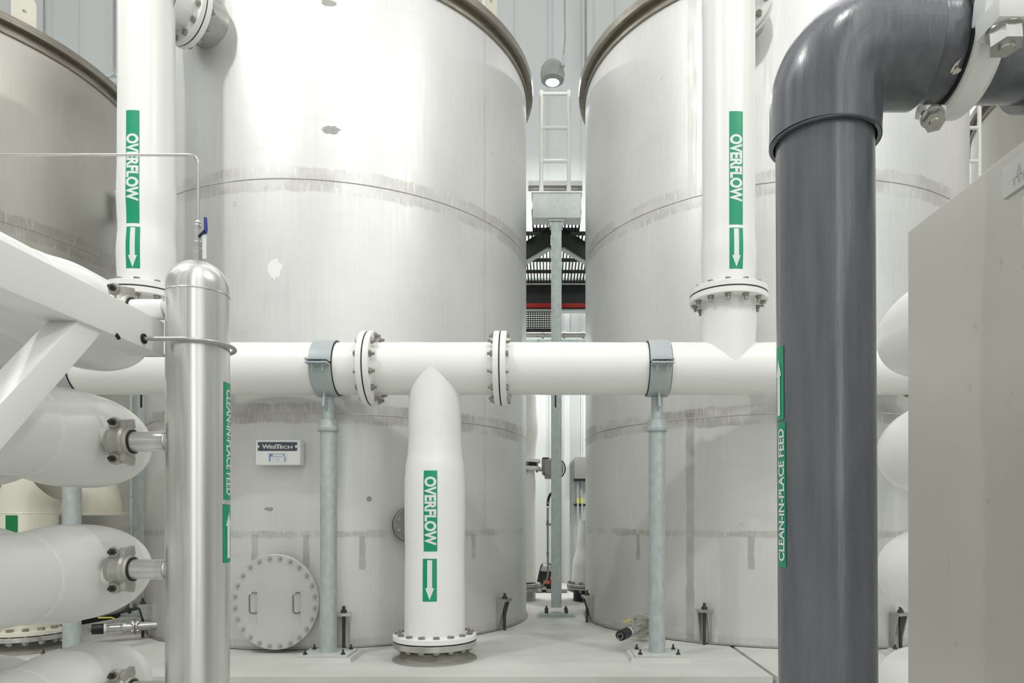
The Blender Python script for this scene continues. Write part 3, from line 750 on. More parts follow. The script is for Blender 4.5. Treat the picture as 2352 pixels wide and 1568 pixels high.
# sampling tube, valve and tag on top of the manifold
t = thing('sampling_valve', 'small stainless ball valve with blue lever atop the domed manifold', 'valve', (KX, KY, 2.365))
zf = lambda y: CZ+(CY-y)/F*KY
bm = BM(); lathe(bm, [(0, zf(600)), (.021, zf(600)), (.021, zf(582)), (.024, zf(580)), (.024, zf(574)), (.015, zf(572)), (.018, zf(568)), (.018, zf(556)), (.013, zf(553)), (.016, zf(550)), (.016, zf(530)), (.014, zf(527)), (.017, zf(524)), (.017, zf(518)), (.012, zf(515)), (.014, zf(511)), (.010, zf(508)), (.004, zf(505))], XF((KX, KY, 0)), 6)
obj('valve_body', bm, 'machined', t, 20)
bm = BM(); cyl(bm, (KX+.01, KY-.01, zf(545)), (KX+.045, KY-.03, zf(536)), .006, seg=10); tube(bm, [(KX+.03, KY-.02, zf(543)), (KX+.045, KY-.02, zf(538)), (KX+.046, KY-.02, zf(530))], .004, 8); h = obj('stem', bm, 'darksteel', t)
bm = BM(); tube(bm, [(KX+.030, KY-.02, zf(541)), (KX+.044, KY-.02, zf(537)), (KX+.046, KY-.02, zf(530)), (KX+.044, KY-.02, zf(504))], [.007, .009, .0085, .007], 12); obj('lever', bm, 'blue', t)
bm = BM(); box(bm, (KX+.040, KY-.02, zf(570)), (.018, .004, zf(541)-zf(596))); obj('stainless_tag', bm, 'lettering', t)
bm = BM(); zt_ = zf(355.5)
pts = [(-4.2, KY, zt_-.004), (-2.4, KY, zt_-.001), (KX-.06, KY, zt_)]+bend((KX-.045, KY, zt_), (KX, KY, zt_), (KX, KY, zt_-.045), 8)+[(KX, KY, zf(508))]
tube(bm, pts, .0062, 12); tag(obj('sampling_tube', bm, 'machined'), 'thin bright tube running left from the blue-lever valve', 'tube')

# ------------------------------------------------------------------ rack frame and pressure vessels, left and right
t = thing('rack_frame', 'white square-tube frame beam with diagonal brace in left foreground', 'frame', (-1.88, 1.2, -.25))
bm = BM(); box(bm, (-1.875, 2.32, 2.007), (.15, 1.96, .158), bev=.007); obj('beam', bm, 'frame', t, 25)
bm = BM(); beam_between(bm, (-1.872, 2.86, 2.0), (-1.872, 1.45, .59), .11, .115, (1, 0, 0), .007); obj('brace', bm, 'frame', t, 25)
bm = BM(); box(bm, (-1.875, 1.42, .86), (.15, .15, 2.2), bev=.007); obj('post', bm, 'frame', t, 25)
bm = BM(); cyl(bm, (-1.80, KY-rr, zu), (-1.793, KY-rr, zu), .022, seg=20); cyl(bm, (-1.80, 2.93, 1.935), (-1.8, 2.95, 1.922), .008, seg=10); obj('bolt_hole', bm, 'gasket', t)
def vessel(X, z, name_label, grp, r=.232, rb=.198, ye=3.87, port=None, ystart=1.15, mark=False):
    t = thing('pressure_vessel', name_label, 'vessel', (X, ye, z-r), grp)
    bm = BM(); lathe(bm, [(0, 0), (rb*.6, .02), (rb*.95, .1), (rb, .2), (rb, 3.05-ystart)], XF((X, ystart, z), (0, 1, 0)), 72); obj('vessel_body', bm, 'vessel', t, 50)
    L = ye-3.02; pr = [(rb-.004, 0), (rb+.002, .004), (rb+.004, .02)]
    for i in range(1, 9): f = i/8; pr.append((rb+.004+(r-rb-.004)*(f*f*(3-2*f)), .02+.26*f))
    pr.append((r, L-.46))
    a = .42
    for i in range(1, 19):
        th = PI/2*i/18; pr.append((r*max(0, math.cos(th))**.78 if i < 18 else 0, L-a+a*math.sin(th)))
    pr = [p for k, p in enumerate(pr) if k == 0 or p[1] > pr[k-1][1]-1e-6 or p[0] < 1e-6]
    bm = BM(); lathe(bm, pr, XF((X, 3.02, z), (0, 1, 0)), 72); e = obj('end_cap', bm, 'vessel', t, 60)
    if port:
        x1 = -2.0
        bm = BM(); cyl(bm, (X+r*.7*port, KY, z), (x1, KY, z), .052, seg=32); obj('side_port', bm, 'vessel', e)
    if mark:
        bm = BM(); lathe(bm, [(rb+.012, 0), (r+.001, .20)], XF((X, 3.10, z), (0, 1, 0), (0, 0, 1)), 12, a0=-.34, a1=.34); obj('marker_band', bm, 'redlabel', e)
    return t
ZV = [2.14, 1.549, .905, .315]
NV = ['white domed vessel end, topmost of its stack, behind the slanting beam', 'white domed vessel end at left, above the horizontal gap showing cream pipe', 'white domed vessel end at left, level with the manway cover', 'white domed vessel end at lower left corner']
for z, l in zip(ZV, NV): vessel(-2.285, z, l, 'left stack of pressure vessels', port=1)
NV2 = ['outer left vessel hidden behind the top vessel and beam', 'outer left vessel whose rounded underside shows above the cream pipe', 'outer left vessel whose tip shows beside the green square marker', 'outer left vessel end at the extreme lower left corner']
for z, l in zip((2.14, 1.549, .905, .25), NV2): vessel(-2.86, z, l, 'outer left stack of pressure vessels')
NV3 = ['white domed vessel end right of dark pipe, topmost, over the header', 'white domed vessel end right of dark pipe, second from top', 'white domed vessel end with coral band beside the cabinet edge', 'lowest white domed vessel end with coral band right of dark pipe']
for k, (z, l) in enumerate(zip((2.105, 1.509, .896, .30), NV3)): vessel(1.925, z, l, 'right stack of pressure vessels', mark=k > 1, ystart=2.3)

# ------------------------------------------------------------------ dark grey PVC feed pipe (right foreground)
DY, DR = 1.656, .1095; HZ = 2.268; TX_ = .652; TILT = -.0055
def dx(z): return TX_+TILT*(z-1.775)
t = thing('grey_pvc_pipe', 'thick dark grey plastic pipe turning right at an elbow, right foreground', 'pipe', (dx(-.25), DY, -.25))
bm = BM(); tube(bm, [(dx(z), DY, z) for z in (-.25, .5, 1.2, 2.1)], DR, 96); obj('upright_pipe', bm, 'pvc', t)
rb_ = .128; SR = .1245
bm = BM()
a0p = [(dx(2.05), DY, 2.05), (TX_, DY, HZ-rb_)]
pts = [Vector((dx(2.05)+.0, DY, 2.052)), Vector((TX_, DY, 2.11))]+arc((TX_+rb_, DY, HZ-rb_), (TX_, DY, HZ-rb_), (TX_+rb_, DY, HZ), 22)+[Vector((.871, DY, HZ))]
tube(bm, pts, SR, 96, cap=False)
# socket lips
lathe(bm, [(SR, 0), (SR-.002, -.003), (DR+.005, -.003), (DR+.003, .05)], XF((dx(2.05), DY, 2.052)), 96)
lathe(bm, [(SR, 0), (SR-.002, .003), (DR-.001, .003)], XF((.871, DY, HZ), (1, 0, 0)), 96)
el_ = obj('elbow', bm, 'pvc', t, 40)
bm = BM(); tube(bm, [(p.x, DY-SR+.0002, p.z) for p in pts], .0006, 6); obj('mould_line', bm, 'lid', el_)
bm = BM(); tube(bm, [(.80, DY, HZ), (.94, DY, HZ), (1.5, DY, HZ), (2.6, DY, HZ)], DR+.0005, 96); obj('horizontal_pipe', bm, 'pvc', t)
bm = BM(); lathe(bm, [(DR, 0), (SR+.004, 0), (SR+.006, .004), (SR+.006, .2), (DR, .2)], XF((1.135, DY, HZ), (1, 0, 0)), 80); obj('socket', bm, 'pvc', t, 30)
bm = BM()
for (x, a, r) in ((.90, -1.0, .013), (.905, -.8, .008), (.918, -1.15, .006)):
    pass
bm = BM(); 
def hp(px, py):
    """point on the skin of the horizontal pipe seen at this pixel"""
    v = Vector(((px-CX)/F, 1, (CY-py)/F)); r = DR+.002; o = Vector((0, -DY, CZ-HZ))
    A = 1+v.z**2; B = 2*(o.y+o.z*v.z); C_ = o.y**2+o.z**2-r*r; t_ = (-B-math.sqrt(B*B-4*A*C_))/(2*A); return v*t_+Vector((0, 0, CZ))
for poly in ([(2207, 134), (2203, 143), (2200, 150), (2194, 152), (2190, 163), (2182, 169), (2184, 160), (2193, 146)], [(2199, 153), (2203, 158), (2217, 155), (2220, 161), (2208, 163), (2198, 169), (2186, 172), (2189, 164)], [(2224, 156), (2219, 170), (2213, 178), (2215, 168)]):
    bm.faces.new([bm.verts.new(hp(*p_)) for p_ in poly])
ps_ = bmesh.ops.extrude_face_region(bm, geom=bm.faces[:])
for v in ps_['geom']:
    if isinstance(v, bmesh.types.BMVert): v.co += Vector((0, -.001, -.0006))
obj('glue_smear', bm, 'cream', t, 40)
pipe_marker(t, TX_-TILT*1.775, DY, DR, 1785, 1801, 797, 965, arrow=(826, 955, False), down=False, tilt=TILT, tz=TILT*-.0+TILT*1.5)
pipe_marker(t, TX_-TILT*1.775, DY, DR, 1790, 1806, 970, 1302, 'CLEAN-IN-PLACE FEED', False, (985, 1288), tilt=TILT, tz=TILT*1.2, letter=.78, bold=.025)
# clamp ring
t = thing('pipe_clamp', 'white cast clamp ring with big hex nuts on horizontal dark pipe', 'clamp', (.985, DY, HZ-.15))
bm = BM(); lathe(bm, [(DR-.001, -.008), (SR+.004, -.008), (SR+.012, -.002), (SR+.012, .012), (SR+.018, .02), (SR+.018, .042), (SR+.012, .05), (SR+.004, .058), (DR-.001, .058), (DR-.001, -.008)], XF((.945, DY, HZ), (1, 0, 0)), 96); obj('clamp_ring', bm, 'frame', t, 28)
bm = BM(); ring(bm, (.932, DY, HZ), (1, 0, 0), DR-.001, DR+.010, .012, 80, .002); obj('gasket', bm, 'gasket', t)
for nm, c, sz, rx in (('front', Vector((.963, 1.485, 2.222)), (.074, .085, .046), 0), ('rear', Vector((.882, DY-.035, HZ-.163)), (.05, .05, .030), .5)):
    ax = Vector((0, -.12, -1)).normalized() if nm == 'front' else Vector((-.1, -.55, -.83)).normalized()
    bm = BM(); box(bm, c, sz, Matrix.Rotation(rx, 3, 'X'), .009)
    if nm == 'front': box(bm, c+Vector((0, .03, .045)), (.07, .05, .06), Matrix.Rotation(.2, 3, 'X'), .009)
    o = obj('bolt_lug', bm, 'frame', t, 30)
    k_ = 1.0 if nm == 'front' else .72
    b0 = c+ax*(sz[2]/2)
    bm = BM(); cyl(bm, b0-ax*(.16 if nm == 'front' else .05), b0+ax*.047*k_, .0165*k_, seg=24, bev=.002); prism(bm, hexpts(.033*k_), .034*k_, XF(b0+ax*.006, ax)); cyl(bm, b0-ax*.001, b0+ax*.007, .036*k_, seg=28)
    obj('bolt', bm, 'machined', o, 25)

# ------------------------------------------------------------------ steel cabinet at right edge
CXx, CYf = 1.126, 2.2; CT = CZ+(CY-533)/F*CYf
t = thing('steel_cabinet', 'tall plain stainless cabinet side filling the lower right edge', 'cabinet', (CXx+.28, 1.4, -.25))
bm = BM(); box(bm, (CXx+.28, 1.35, (CT-.25)/2), (.56, 1.70, CT+.25), bev=.006); obj('cabinet_body', bm, 'panel', t, 25)
def side_plate(px0, yt0, yb0, px1, name, mat, th=.004):
    X = CXx-th; Y0 = X*F/(px0-CX); Y1 = X*F/(px1-CX)
    zt = CZ+(CY-yt0)/F*Y0; zb = CZ+(CY-yb0)/F*Y0
    bm = BM(); box(bm, (CXx-th/2, (Y0+Y1)/2, (zt+zb)/2), (th, Y0-Y1, zt-zb), bev=.0008); o = obj(name, bm, mat, t, 25)
    return o, X, Y0, Y1, zt, zb
o, X_, Y0, Y1, zt, zb = side_plate(2302, 386, 458, 2420, 'sign_plate', 'frame', .006)
b = text_bm('TERMINAL', .16, .018, .0)
for v in b.verts: v.co = Vector((X_-.0008, Y0-.035-(v.co.x+.08), zb+.022+v.co.y))
sheet_obj('lettering', b, 'faint', o)
b = text_bm('A', .02, .03, .0)
for v in b.verts: v.co = Vector((X_-.0008, Y0-.062-v.co.x, zt-.035+v.co.y))
sheet_obj('lettering', b, 'faint', o)
side_plate(2348, 452, 529, 2480, 'lower_sign_plate', 'frame', .006)

# ------------------------------------------------------------------ steel posts, ladders between the tanks
def post_set(ox, lab_post, lab_ladder, full=True):
    X, Y = .10+ox, 8.40
    t = thing('platform_post', lab_post, 'post', (X, Y, 0), 'galvanised platform posts')
    bm = BM(); box(bm, (X, Y, 2.43), (.125, .125, 4.66), bev=.006); obj('column', bm, 'galv', t, 25)
    bm = BM(); box(bm, (X, Y, .03), (.40, .34, .025)); box(bm, (X, Y, .008), (.44, .38, .016)); bp = obj('base_plate', bm, 'galv', t, 25)
    for sx in (-1, 1):
        for sy in (-1, 1):
            c = (X+sx*.117, Y+sy*.12); bm = BM(); cyl(bm, (c[0], c[1], .03), (c[0], c[1], .10), .01, seg=10); prism(bm, hexpts(.022), .03, Matrix.Translation((c[0], c[1], .045))); obj('anchor_nut', bm, 'boltdk', bp, 25)
    bm = BM(); box(bm, (X-.01, Y-.07, 2.75), (.016, .012, .55)); obj('cable_slot', bm, 'darksteel', t, 25)
    zz = lambda y: CZ+(CY-y)/F*8.3
    bm = BM(); box(bm, (X, Y, zz(502.5)), (.19, .16, .022)); box(bm, (X-.07, Y, zz(508)), (.02, .13, .07)); box(bm, (X+.07, Y, zz(508)), (.02, .13, .07)); obj('cap_plate', bm, 'galv_pale', t, 25)
    bm = BM(); x0 = (1222.5-CX)/F*8.25+ox; x1 = (1335-CX)/F*8.25+ox
    box(bm, ((x0+x1)/2, 8.40, (zz(443)+zz(500))/2), (x1-x0, .20, zz(443)-zz(500)), bev=.004); bb = obj('cross_beam', bm, 'galv_pale', t, 25)
    bm = BM(); box(bm, ((x0+x1)/2, 8.42, zz(441)), (x1-x0+.02, .26, .02)); obj('top_flange', bm, 'frame', bb, 25)
    l = thing('ladder_rail', lab_ladder, 'railing', (X, 8.45, zz(440)), 'white ladder-like rails on the platform')
    za, zb_ = zz(443)+.02, CZ+(CY-197)/F*8.3
    for px in (1243, 1307):
        x = (px-CX)/F*8.3+ox
        bm = BM(); cyl(bm, (x, 8.40, za), (x, 8.40, zb_), .0235, seg=20); cyl(bm, (x, 8.40, za), (x, 8.40, za+.12), .030, .026, seg=20); obj('upright', bm, 'frame', l)
    xa, xb = (1243-CX)/F*8.3+ox, (1307-CX)/F*8.3+ox
    for py in (204, 283, 360.5):
        z = CZ+(CY-py)/F*8.3; bm = BM(); cyl(bm, (xa, 8.40, z), (xb, 8.40, z), .021, seg=20); obj('rung', bm, 'frame', l)
    return t
post_set(0, 'galvanised square post standing in the gap between the two big tanks', 'white rail of two uprights and rungs above the centre post')
post_set(-4.91, 'galvanised square post between left and centre tanks, mostly hidden', 'white rail between left and centre tanks, hidden by the riser')
post_set(4.905, 'galvanised square post right of the right tank, mostly hidden', 'white rail seen at the right above the cabinet edge')

# ------------------------------------------------------------------ background in the gap
zz = lambda y, Y: CZ+(CY-y)/F*Y
def grating(name, x0, x1, y0, y1, z, dxg, dyg, label, h=.05):
    bm = BM(); n = int((x1-x0)/dxg)
    for i in range(n+1): box(bm, (x0+(x1-x0)*i/n, (y0+y1)/2, z), (.016, y1-y0, h))
    m = int((y1-y0)/dyg)
    for j in range(m+1): box(bm, ((x0+x1)/2, y0+(y1-y0)*j/m, z), (x1-x0, .014, h))
    return tag(obj(name, bm, 'grate', smooth=20), label, 'grating')
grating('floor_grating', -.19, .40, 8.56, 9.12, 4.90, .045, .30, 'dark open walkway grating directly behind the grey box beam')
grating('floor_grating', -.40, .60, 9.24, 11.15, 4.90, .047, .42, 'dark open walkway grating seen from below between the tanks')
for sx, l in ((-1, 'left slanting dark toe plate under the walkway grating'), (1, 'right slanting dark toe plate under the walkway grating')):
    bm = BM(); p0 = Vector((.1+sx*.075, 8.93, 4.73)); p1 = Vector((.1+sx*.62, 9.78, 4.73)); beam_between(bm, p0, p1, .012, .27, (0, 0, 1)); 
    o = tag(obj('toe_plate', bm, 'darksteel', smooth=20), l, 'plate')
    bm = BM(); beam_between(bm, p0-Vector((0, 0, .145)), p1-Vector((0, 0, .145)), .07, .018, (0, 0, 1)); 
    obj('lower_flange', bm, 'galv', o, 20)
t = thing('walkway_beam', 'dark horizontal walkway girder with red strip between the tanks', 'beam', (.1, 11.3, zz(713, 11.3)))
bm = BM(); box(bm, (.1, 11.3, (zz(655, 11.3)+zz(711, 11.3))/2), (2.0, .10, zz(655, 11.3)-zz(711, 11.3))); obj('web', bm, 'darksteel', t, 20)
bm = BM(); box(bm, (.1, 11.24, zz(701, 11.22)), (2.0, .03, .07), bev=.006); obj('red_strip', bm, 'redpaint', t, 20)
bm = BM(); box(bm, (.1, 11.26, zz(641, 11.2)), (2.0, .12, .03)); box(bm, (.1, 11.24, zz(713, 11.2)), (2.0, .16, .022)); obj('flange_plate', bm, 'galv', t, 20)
zt_, zb__ = zz(713, 11.2)-.011, zz(755, 11.2)
bm = BM()
for i in range(17): box(bm, (-.50+.037*i, 11.24, (zt_+zb__)/2), (.012, .02, zt_-zb__))
for j in range(9): box(bm, (-.205, 11.24, zb__+(zt_-zb__)*j/8), (.60, .02, .012))
box(bm, (-.205, 11.24, zb__-.015), (.60, .05, .05))
tag(obj('mesh_panel', bm, 'grate', smooth=20), 'small dark square-mesh panel beneath the walkway girder', 'mesh')
for y, r, l in ((768, .045, 'upper bright horizontal pipe just above the white header'), (781, .035, 'lower grey horizontal pipe just above the white header')):
    bm = BM(); z = zz(y, 11.9); cyl(bm, (-1.5, 11.9, z), (1.8, 11.9, z), r, seg=24)
    for x in ((-.10, .26, .58) if y < 775 else (-.2, .7)): cyl(bm, (x, 11.9, z), (x+.03, 11.9, z), r+.014, seg=24); box(bm, (x+.015, 12.24, z), (.03, .66, .03))
    tag(obj('service_pipe', bm, 'steel' if r > .04 else 'galv'), l, 'pipe')
t = thing('guard_rail', 'white double guard rail behind the box beam top', 'railing', (.1, 9.6, zz(436, 9.6)))
for y, h in ((419, .035), (424.5, .03)):
    bm = BM(); box(bm, (.1, 9.6, zz(y, 9.6)), (.74, .04, h), bev=.005); obj('rail', bm, 'frame', t, 25)
bm = BM(); box(bm, (.1, 9.63, zz(431, 9.6)), (.74, .03, .05)); obj('kick_plate', bm, 'encl', t, 25)
# pendant lamp with rod
def pendant(x, y, z, label, power=None, rod=2.0, em=120):
    t = thing('pendant_lamp', label, 'lamp', (x, y, z), 'high-bay pendant lamps')
    bm = BM(); lathe(bm, [(.10, 0), (.17, .03), (.185, .12), (.17, .22), (.12, .29), (.05, .32), (0, .32)], XF((x, y, z)), 40); obj('lamp_housing', bm, 'lid', t)
    bm = BM(); cyl(bm, (x, y, z+.31), (x, y, z+.31+rod), .016, seg=12); obj('rod', bm, 'hgrey', t)
    e = bpy.data.materials.get('lamp_glow')
    if not e:
        e = bpy.data.materials.new('lamp_glow'); e.use_nodes = True; b = e.node_tree.nodes['Principled BSDF']
        b.inputs['Base Color'].default_value = (1, 1, 1, 1); b.inputs['Emission Color'].default_value = (1, 1, .96, 1); b.inputs['Emission Strength'].default_value = em
    bm = BM(); lathe(bm, [(0, -.03), (.05, -.02), (.09, .0), (.10, .01), (0, .012)], XF((x, y, z)), 32); obj('lens', bm, e, t)
    return t
pz = zz(190, 10.6)
pendant((1269-CX)/F*10.6, 10.6, pz, 'glowing pendant lamp hanging above the white ladder rail', rod=1.55)
for i, (p, e) in enumerate(LAMPS):
    pendant(p[0], p[1], p[2]+.03, ('pendant lamp above the left foreground, out of frame', 'pendant lamp above the right foreground, out of frame', 'pendant lamp behind the camera, out of frame')[i], rod=1.5)
t = thing('drop_cable', 'hanging cord ending in a small plug beside the pendant lamp', 'cable', (.2, 10.4, zz(150, 10.4)))
bm = BM(); tube(bm, [P(1297, -60, 10.4), P(1297, 40, 10.4), P(1298, 85, 10.4), P(1294, 130, 10.4)], .011, 10); obj('cord', bm, 'lid', t)
bm = BM(); cyl(bm, P(1294, 128, 10.4), P(1293.5, 152, 10.4), .022, .028, seg=14); obj('plug', bm, 'hgrey', t)
for px, ytop, ybot, Y, r, l in ((1345.5, -60, 150, 12.3, .022, 'vertical grey conduit on the back wall left of right tank'),
                       (101, -60, 90, 12.3, .014, 'thin hanging rod behind the left tank rim, nearer the photo edge'),
                       (263, -60, 172, 12.3, .016, 'thin hanging rod just left of the left riser')):
    bm = BM(); cyl(bm, P(px, ytop, Y), P(px, ybot, Y), r, seg=12); tag(obj('hanging_rod' if px < 300 else 'wall_conduit', bm, 'lid'), l, 'rod' if px < 300 else 'conduit')
bm = BM(); box(bm, P(250, 174.5, 12.4), (.5, .05, .04)); cyl(bm, P(263, 170, 12.35), P(263, 175, 12.35), .05, seg=12); tag(obj('hanger_channel', bm, 'hgrey'), 'short grey channel hung at the lower end of the rod', 'channel')
# white process pipe with valve behind the centre tank
VX, VY = -.375, 10.0
t = thing('valved_pipe', 'white upright pipe with bolted valve behind the centre tank', 'pipe', (VX, VY, 0))
z = lambda y: zz(y, VY)
bm = BM(); lathe(bm, smoothprof([(.20, z(860)), (.21, z(930)), (.235, z(985)), (.20, z(1040)), (.19, z(1055))], 24), XF((VX, VY, 0)), 40); obj('upper_pipe', bm, 'white', t)
bm = BM(); lathe(bm, [(.185, z(1079)), (.20, z(1110)), (.20, z(1300)), (.21, z(1335))], XF((VX, VY, 0)), 40); obj('lower_pipe', bm, 'white', t)
for a_, b_ in ((1055, 1063), (1072, 1080)):
    bm = BM(); cyl(bm, (VX, VY, z(b_)), (VX, VY, z(a_)), .265, seg=48, bev=.004); obj('flange', bm, 'white', t)
bm = BM(); cyl(bm, (VX, VY, z(1072)), (VX, VY, z(1063)), .235, seg=40); obj('valve_disc_body', bm, 'black', t)
for k in range(8): link('bolt', BOLT_V, t, Matrix.Translation((VX+.235*math.cos(PI*(k+.5)/4), VY+.235*math.sin(PI*(k+.5)/4), z(1067.5))) @ Matrix.Rotation(PI, 4, 'X'))
bm = BM(); cyl(bm, (VX, VY, z(1347)), (VX, VY, z(1338)), .27, seg=48, bev=.004); cyl(bm, (VX, VY, 0), (VX, VY, z(1350)), .20, seg=40); cyl(bm, (VX, VY, z(1356)), (VX, VY, z(1348)), .27, seg=48); obj('floor_flange', bm, 'cast', t)
a = thing('valve_gearbox', 'grey rounded valve gearbox peeking out behind the centre post', 'gearbox', (.07, VY, z(1095)))
bm = BM(); cyl(bm, (VX+.23, VY, z(1077)), (-.08, VY, z(1077)), .035, seg=20); obj('shaft', bm, 'steel', a)
bm = BM(); cyl(bm, (-.085, VY, z(1077)), (-.02, VY, z(1077)), .075, .12, seg=24); box(bm, (.03, VY, z(1077)), (.16, .2, .28), bev=.03); cyl(bm, (.08, VY-.12, z(1076)), (.08, VY+.1, z(1076)), .145, seg=40, bev=.02); box(bm, (-.04, VY, z(1060)), (.1, .1, .1), bev=.02); obj('housing', bm, 'encl', a, 30)
bm = BM(); torus(bm, (.095, VY-.02, z(1076)), (0, 1, 0), .15, .009, 40, 8); box(bm, (-.03, VY-.03, z(1052.5)), (.09, .05, .02)); box(bm, (-.01, VY-.05, z(1090)), (.1, .06, .03)); obj('handwheel', bm, 'black', a)
c = thing('flexible_conduit', 'grey conduit climbing beside the centre post and curving at floor', 'conduit', (0, 9.9, 0))
q = lambda px, py, Y=9.9: P(px, py, Y)
bm = BM(); tube(bm, [q(1258, 1165), q(1258, 1250), q(1258.5, 1315)]+bend(q(1258.5, 1318), q(1257, 1342), q(1232, 1351), 8)+[q(1222, 1352)], .013, 12); obj('rigid_section', bm, 'hose', c)
bm = BM(); tube(bm, bend(q(1258, 1162), q(1258, 1135), q(1272, 1128), 8), .018, 12); obj('flexible_tail', bm, 'black', c)
bm = BM()
for y in (1158, 1203, 1275): cyl(bm, q(1258, y), q(1258, y-8), .019, seg=12)
box(bm, q(1262, 1204), (.10, .03, .03)); obj('fitting', bm, 'hose', c)
# floor scrubber
s = thing('floor_scrubber', 'black floor cleaning machine with orange trim parked behind the centre post', 'cleaning machine', (.0, 11.2, 0))
k = lambda px, py: P(px, py, 11.2)
bm = BM(); b = [(-.20, .0), (.16, .0), (.16, .34), (.02, .42), (-.11, .40), (-.145, .27)]
prism(bm, b, .4, Matrix.Translation((0, 11.4, .02)) @ Matrix(((1, 0, 0), (0, 0, -1), (0, 1, 0))).to_4x4()); obj('body', bm, 'black', s, 25)
bm = BM(); lathe(bm, [(.11, 0), (.11, .02), (.09, .08), (.04, .115), (0, .12)], XF((-.02, 11.05, .33)), 24); obj('clear_lid', bm, 'encl', s)
bm = BM(); tube(bm, [k(1245, 1300), k(1246, 1304), k(1252, 1305), k(1254, 1296), k(1266, 1295)], .010, 8); tube(bm, [k(1252, 1305), k(1253, 1318)], .012, 8); obj('handle', bm, 'black', s)
bm = BM(); box(bm, (-.02, 10.99, .16), (.10, .02, .05)); box(bm, (.05, 10.99, .22), (.03, .02, .06)); box(bm, (-.12, 10.99, .05), (.05, .02, .03)); obj('trim_piece', bm, 'orange', s, 25)
bm = BM(); box(bm, (.02, 10.96, .03), (.56, .12, .045), bev=.01); cyl(bm, (-.06, 10.90, .05), (-.06, 10.96, .05), .045, seg=16); obj('squeegee', bm, 'hose', s)
# enclosure with conduits by the right tank
e = thing('wall_enclosure', 'grey steel wall box above twin conduits beside the right tank', 'enclosure', (.75, 12.4, zz(1102, 12.4)))
p0, p1 = P(1320, 1049, 12.3), P(1366, 1099, 12.3)
bm = BM(); box(bm, ((p0.x+p1.x)/2, 12.45, (p0.z+p1.z)/2), (p1.x-p0.x, .28, p0.z-p1.z), bev=.012); obj('enclosure_body', bm, 'encl', e, 25)
bm = BM(); box(bm, ((p0.x+p1.x)/2, 12.45, p1.z-.012), (p1.x-p0.x+.02, .26, .04)); obj('gland_plate', bm, 'black', e, 25)
for px, l in ((1327.5, 'left conduit of the pair below the grey wall box'), (1337, 'right conduit of the pair below the grey wall box')):
    t = thing('wall_conduit', l, 'conduit', P(px, 1310, 12.45), 'twin conduits below wall box')
    bm = BM(); cyl(bm, P(px, 1104, 12.45), P(px, 1325, 12.45), .0165, seg=14); obj('tube', bm, 'galv', t)
    bm = BM(); cyl(bm, P(px, 1155, 12.45), P(px, 1144, 12.45), .021, seg=14); obj('tape_band', bm, 'tape', t)
bm = BM()
for px in (1321.5, 1332, 1342): box(bm, P(px, 1159.5, 12.5), (.045, .12, .045))
box(bm, P(1332, 1159.5, 12.56), (.22, .03, .03)); tag(obj('conduit_strap', bm, 'black'), 'black strut clamps across the twin conduits', 'bracket')
b = thing('white_bell_elbow', 'white flared pipe with floor flange left of the right tank base', 'pipe', (.66, 9.95, 0))
bx_, by_ = .60, 9.95; z = lambda y: zz(y, by_)
bm = BM(); lathe(bm, smoothprof([(.16, z(1195)), (.19, z(1250)), (.255, z(1300)), (.275, z(1338))], 20), XF((bx_, by_, 0)), 48); obj('flared_pipe', bm, 'white', b)
bm = BM(); cyl(bm, (bx_, by_, z(1345)), (bx_, by_, z(1339)), .335, seg=56, bev=.004); cyl(bm, (bx_, by_, z(1351)), (bx_, by_, z(1346)), .33, seg=56, bev=.004); obj('flange', bm, 'cast', b)
bm = BM(); cyl(bm, (bx_, by_, 0), (bx_, by_, z(1350)), .24, seg=40); obj('floor_stub', bm, 'darksteel', b)
for k_ in range(12): link('bolt', BOLT_F, b, Matrix.Translation((bx_+.295*math.cos(PI*k_/6), by_+.295*math.sin(PI*k_/6), z(1345))) @ Matrix.Rotation(PI, 4, 'X'))

# ------------------------------------------------------------------ cream pipework lower left
CX0, CY0 = P(63, 1300, 6.25).x, 6.25; z = lambda y, Y=CY0: zz(y, Y)
t = thing('cream_pipe', 'cream painted upright pipe with green square marker at lower left', 'pipe', (CX0, CY0, 0))
bm = BM(); lathe(bm, [(.228, .17), (.228, z(1180))], XF((CX0, CY0, 0)), 64); obj('pipe', bm, 'cream', t)
bm = BM(); ez = z(1180); tube(bm, arc((CX0+.36, CY0, ez), (CX0, CY0, ez), (CX0+.36, CY0, ez+.36), 16)[:12], [.228]*12, 64, cap=False)
lathe(bm, [(.228, ez), (.232, ez+.006), (.228, ez+.012)], XF((CX0, CY0, 0)), 64)
obj('elbow', bm, 'cream', t)
bm = BM(); ring(bm, (CX0, CY0, .155), (0, 0, 1), .1, .325, .04, 64); fl = obj('flange', bm, 'cream', t)
bm = BM(); ring(bm, (CX0, CY0, .105), (0, 0, 1), .1, .325, .042, 64); obj('lower_flange', bm, 'machined', t)
flange_bolts(t, BOLT_F, (CX0, CY0, .15), (0, 0, -1), .285, 16)
bm = BM(); lathe(bm, [(0, 0), (.33, 0), (.31, .02), (.24, .04), (.22, .105)], XF((CX0, CY0, 0)), 56)
for v in bm.verts: v.co += Vector((random.uniform(-1, 1), random.uniform(-1, 1), 0))*.006
obj('grout_collar', bm, 'grout', t, 60)
pipe_marker(t, CX0, CY0, .228, 13, 41, 1183, 1260, mat='darkgreen')
BX, BY = P(206, 1180, 7.05).x, 7.05; z0 = zz(1180, 7.05)
t = thing('cream_bell', 'cream bell-shaped pipe end with thin flange behind the left column', 'pipe', (BX, BY, z0))
bm = BM(); lathe(bm, [(0, z0+.005), (.315, z0+.005), (.315, z0+.03), (.305, z0+.10), (.285, z0+.2), (.25, z0+.31), (.21, z0+.42), (.2, z0+.5), (.2, 2.0)], XF((BX, BY, 0)), 64); obj('bell', bm, 'cream', t, 50)
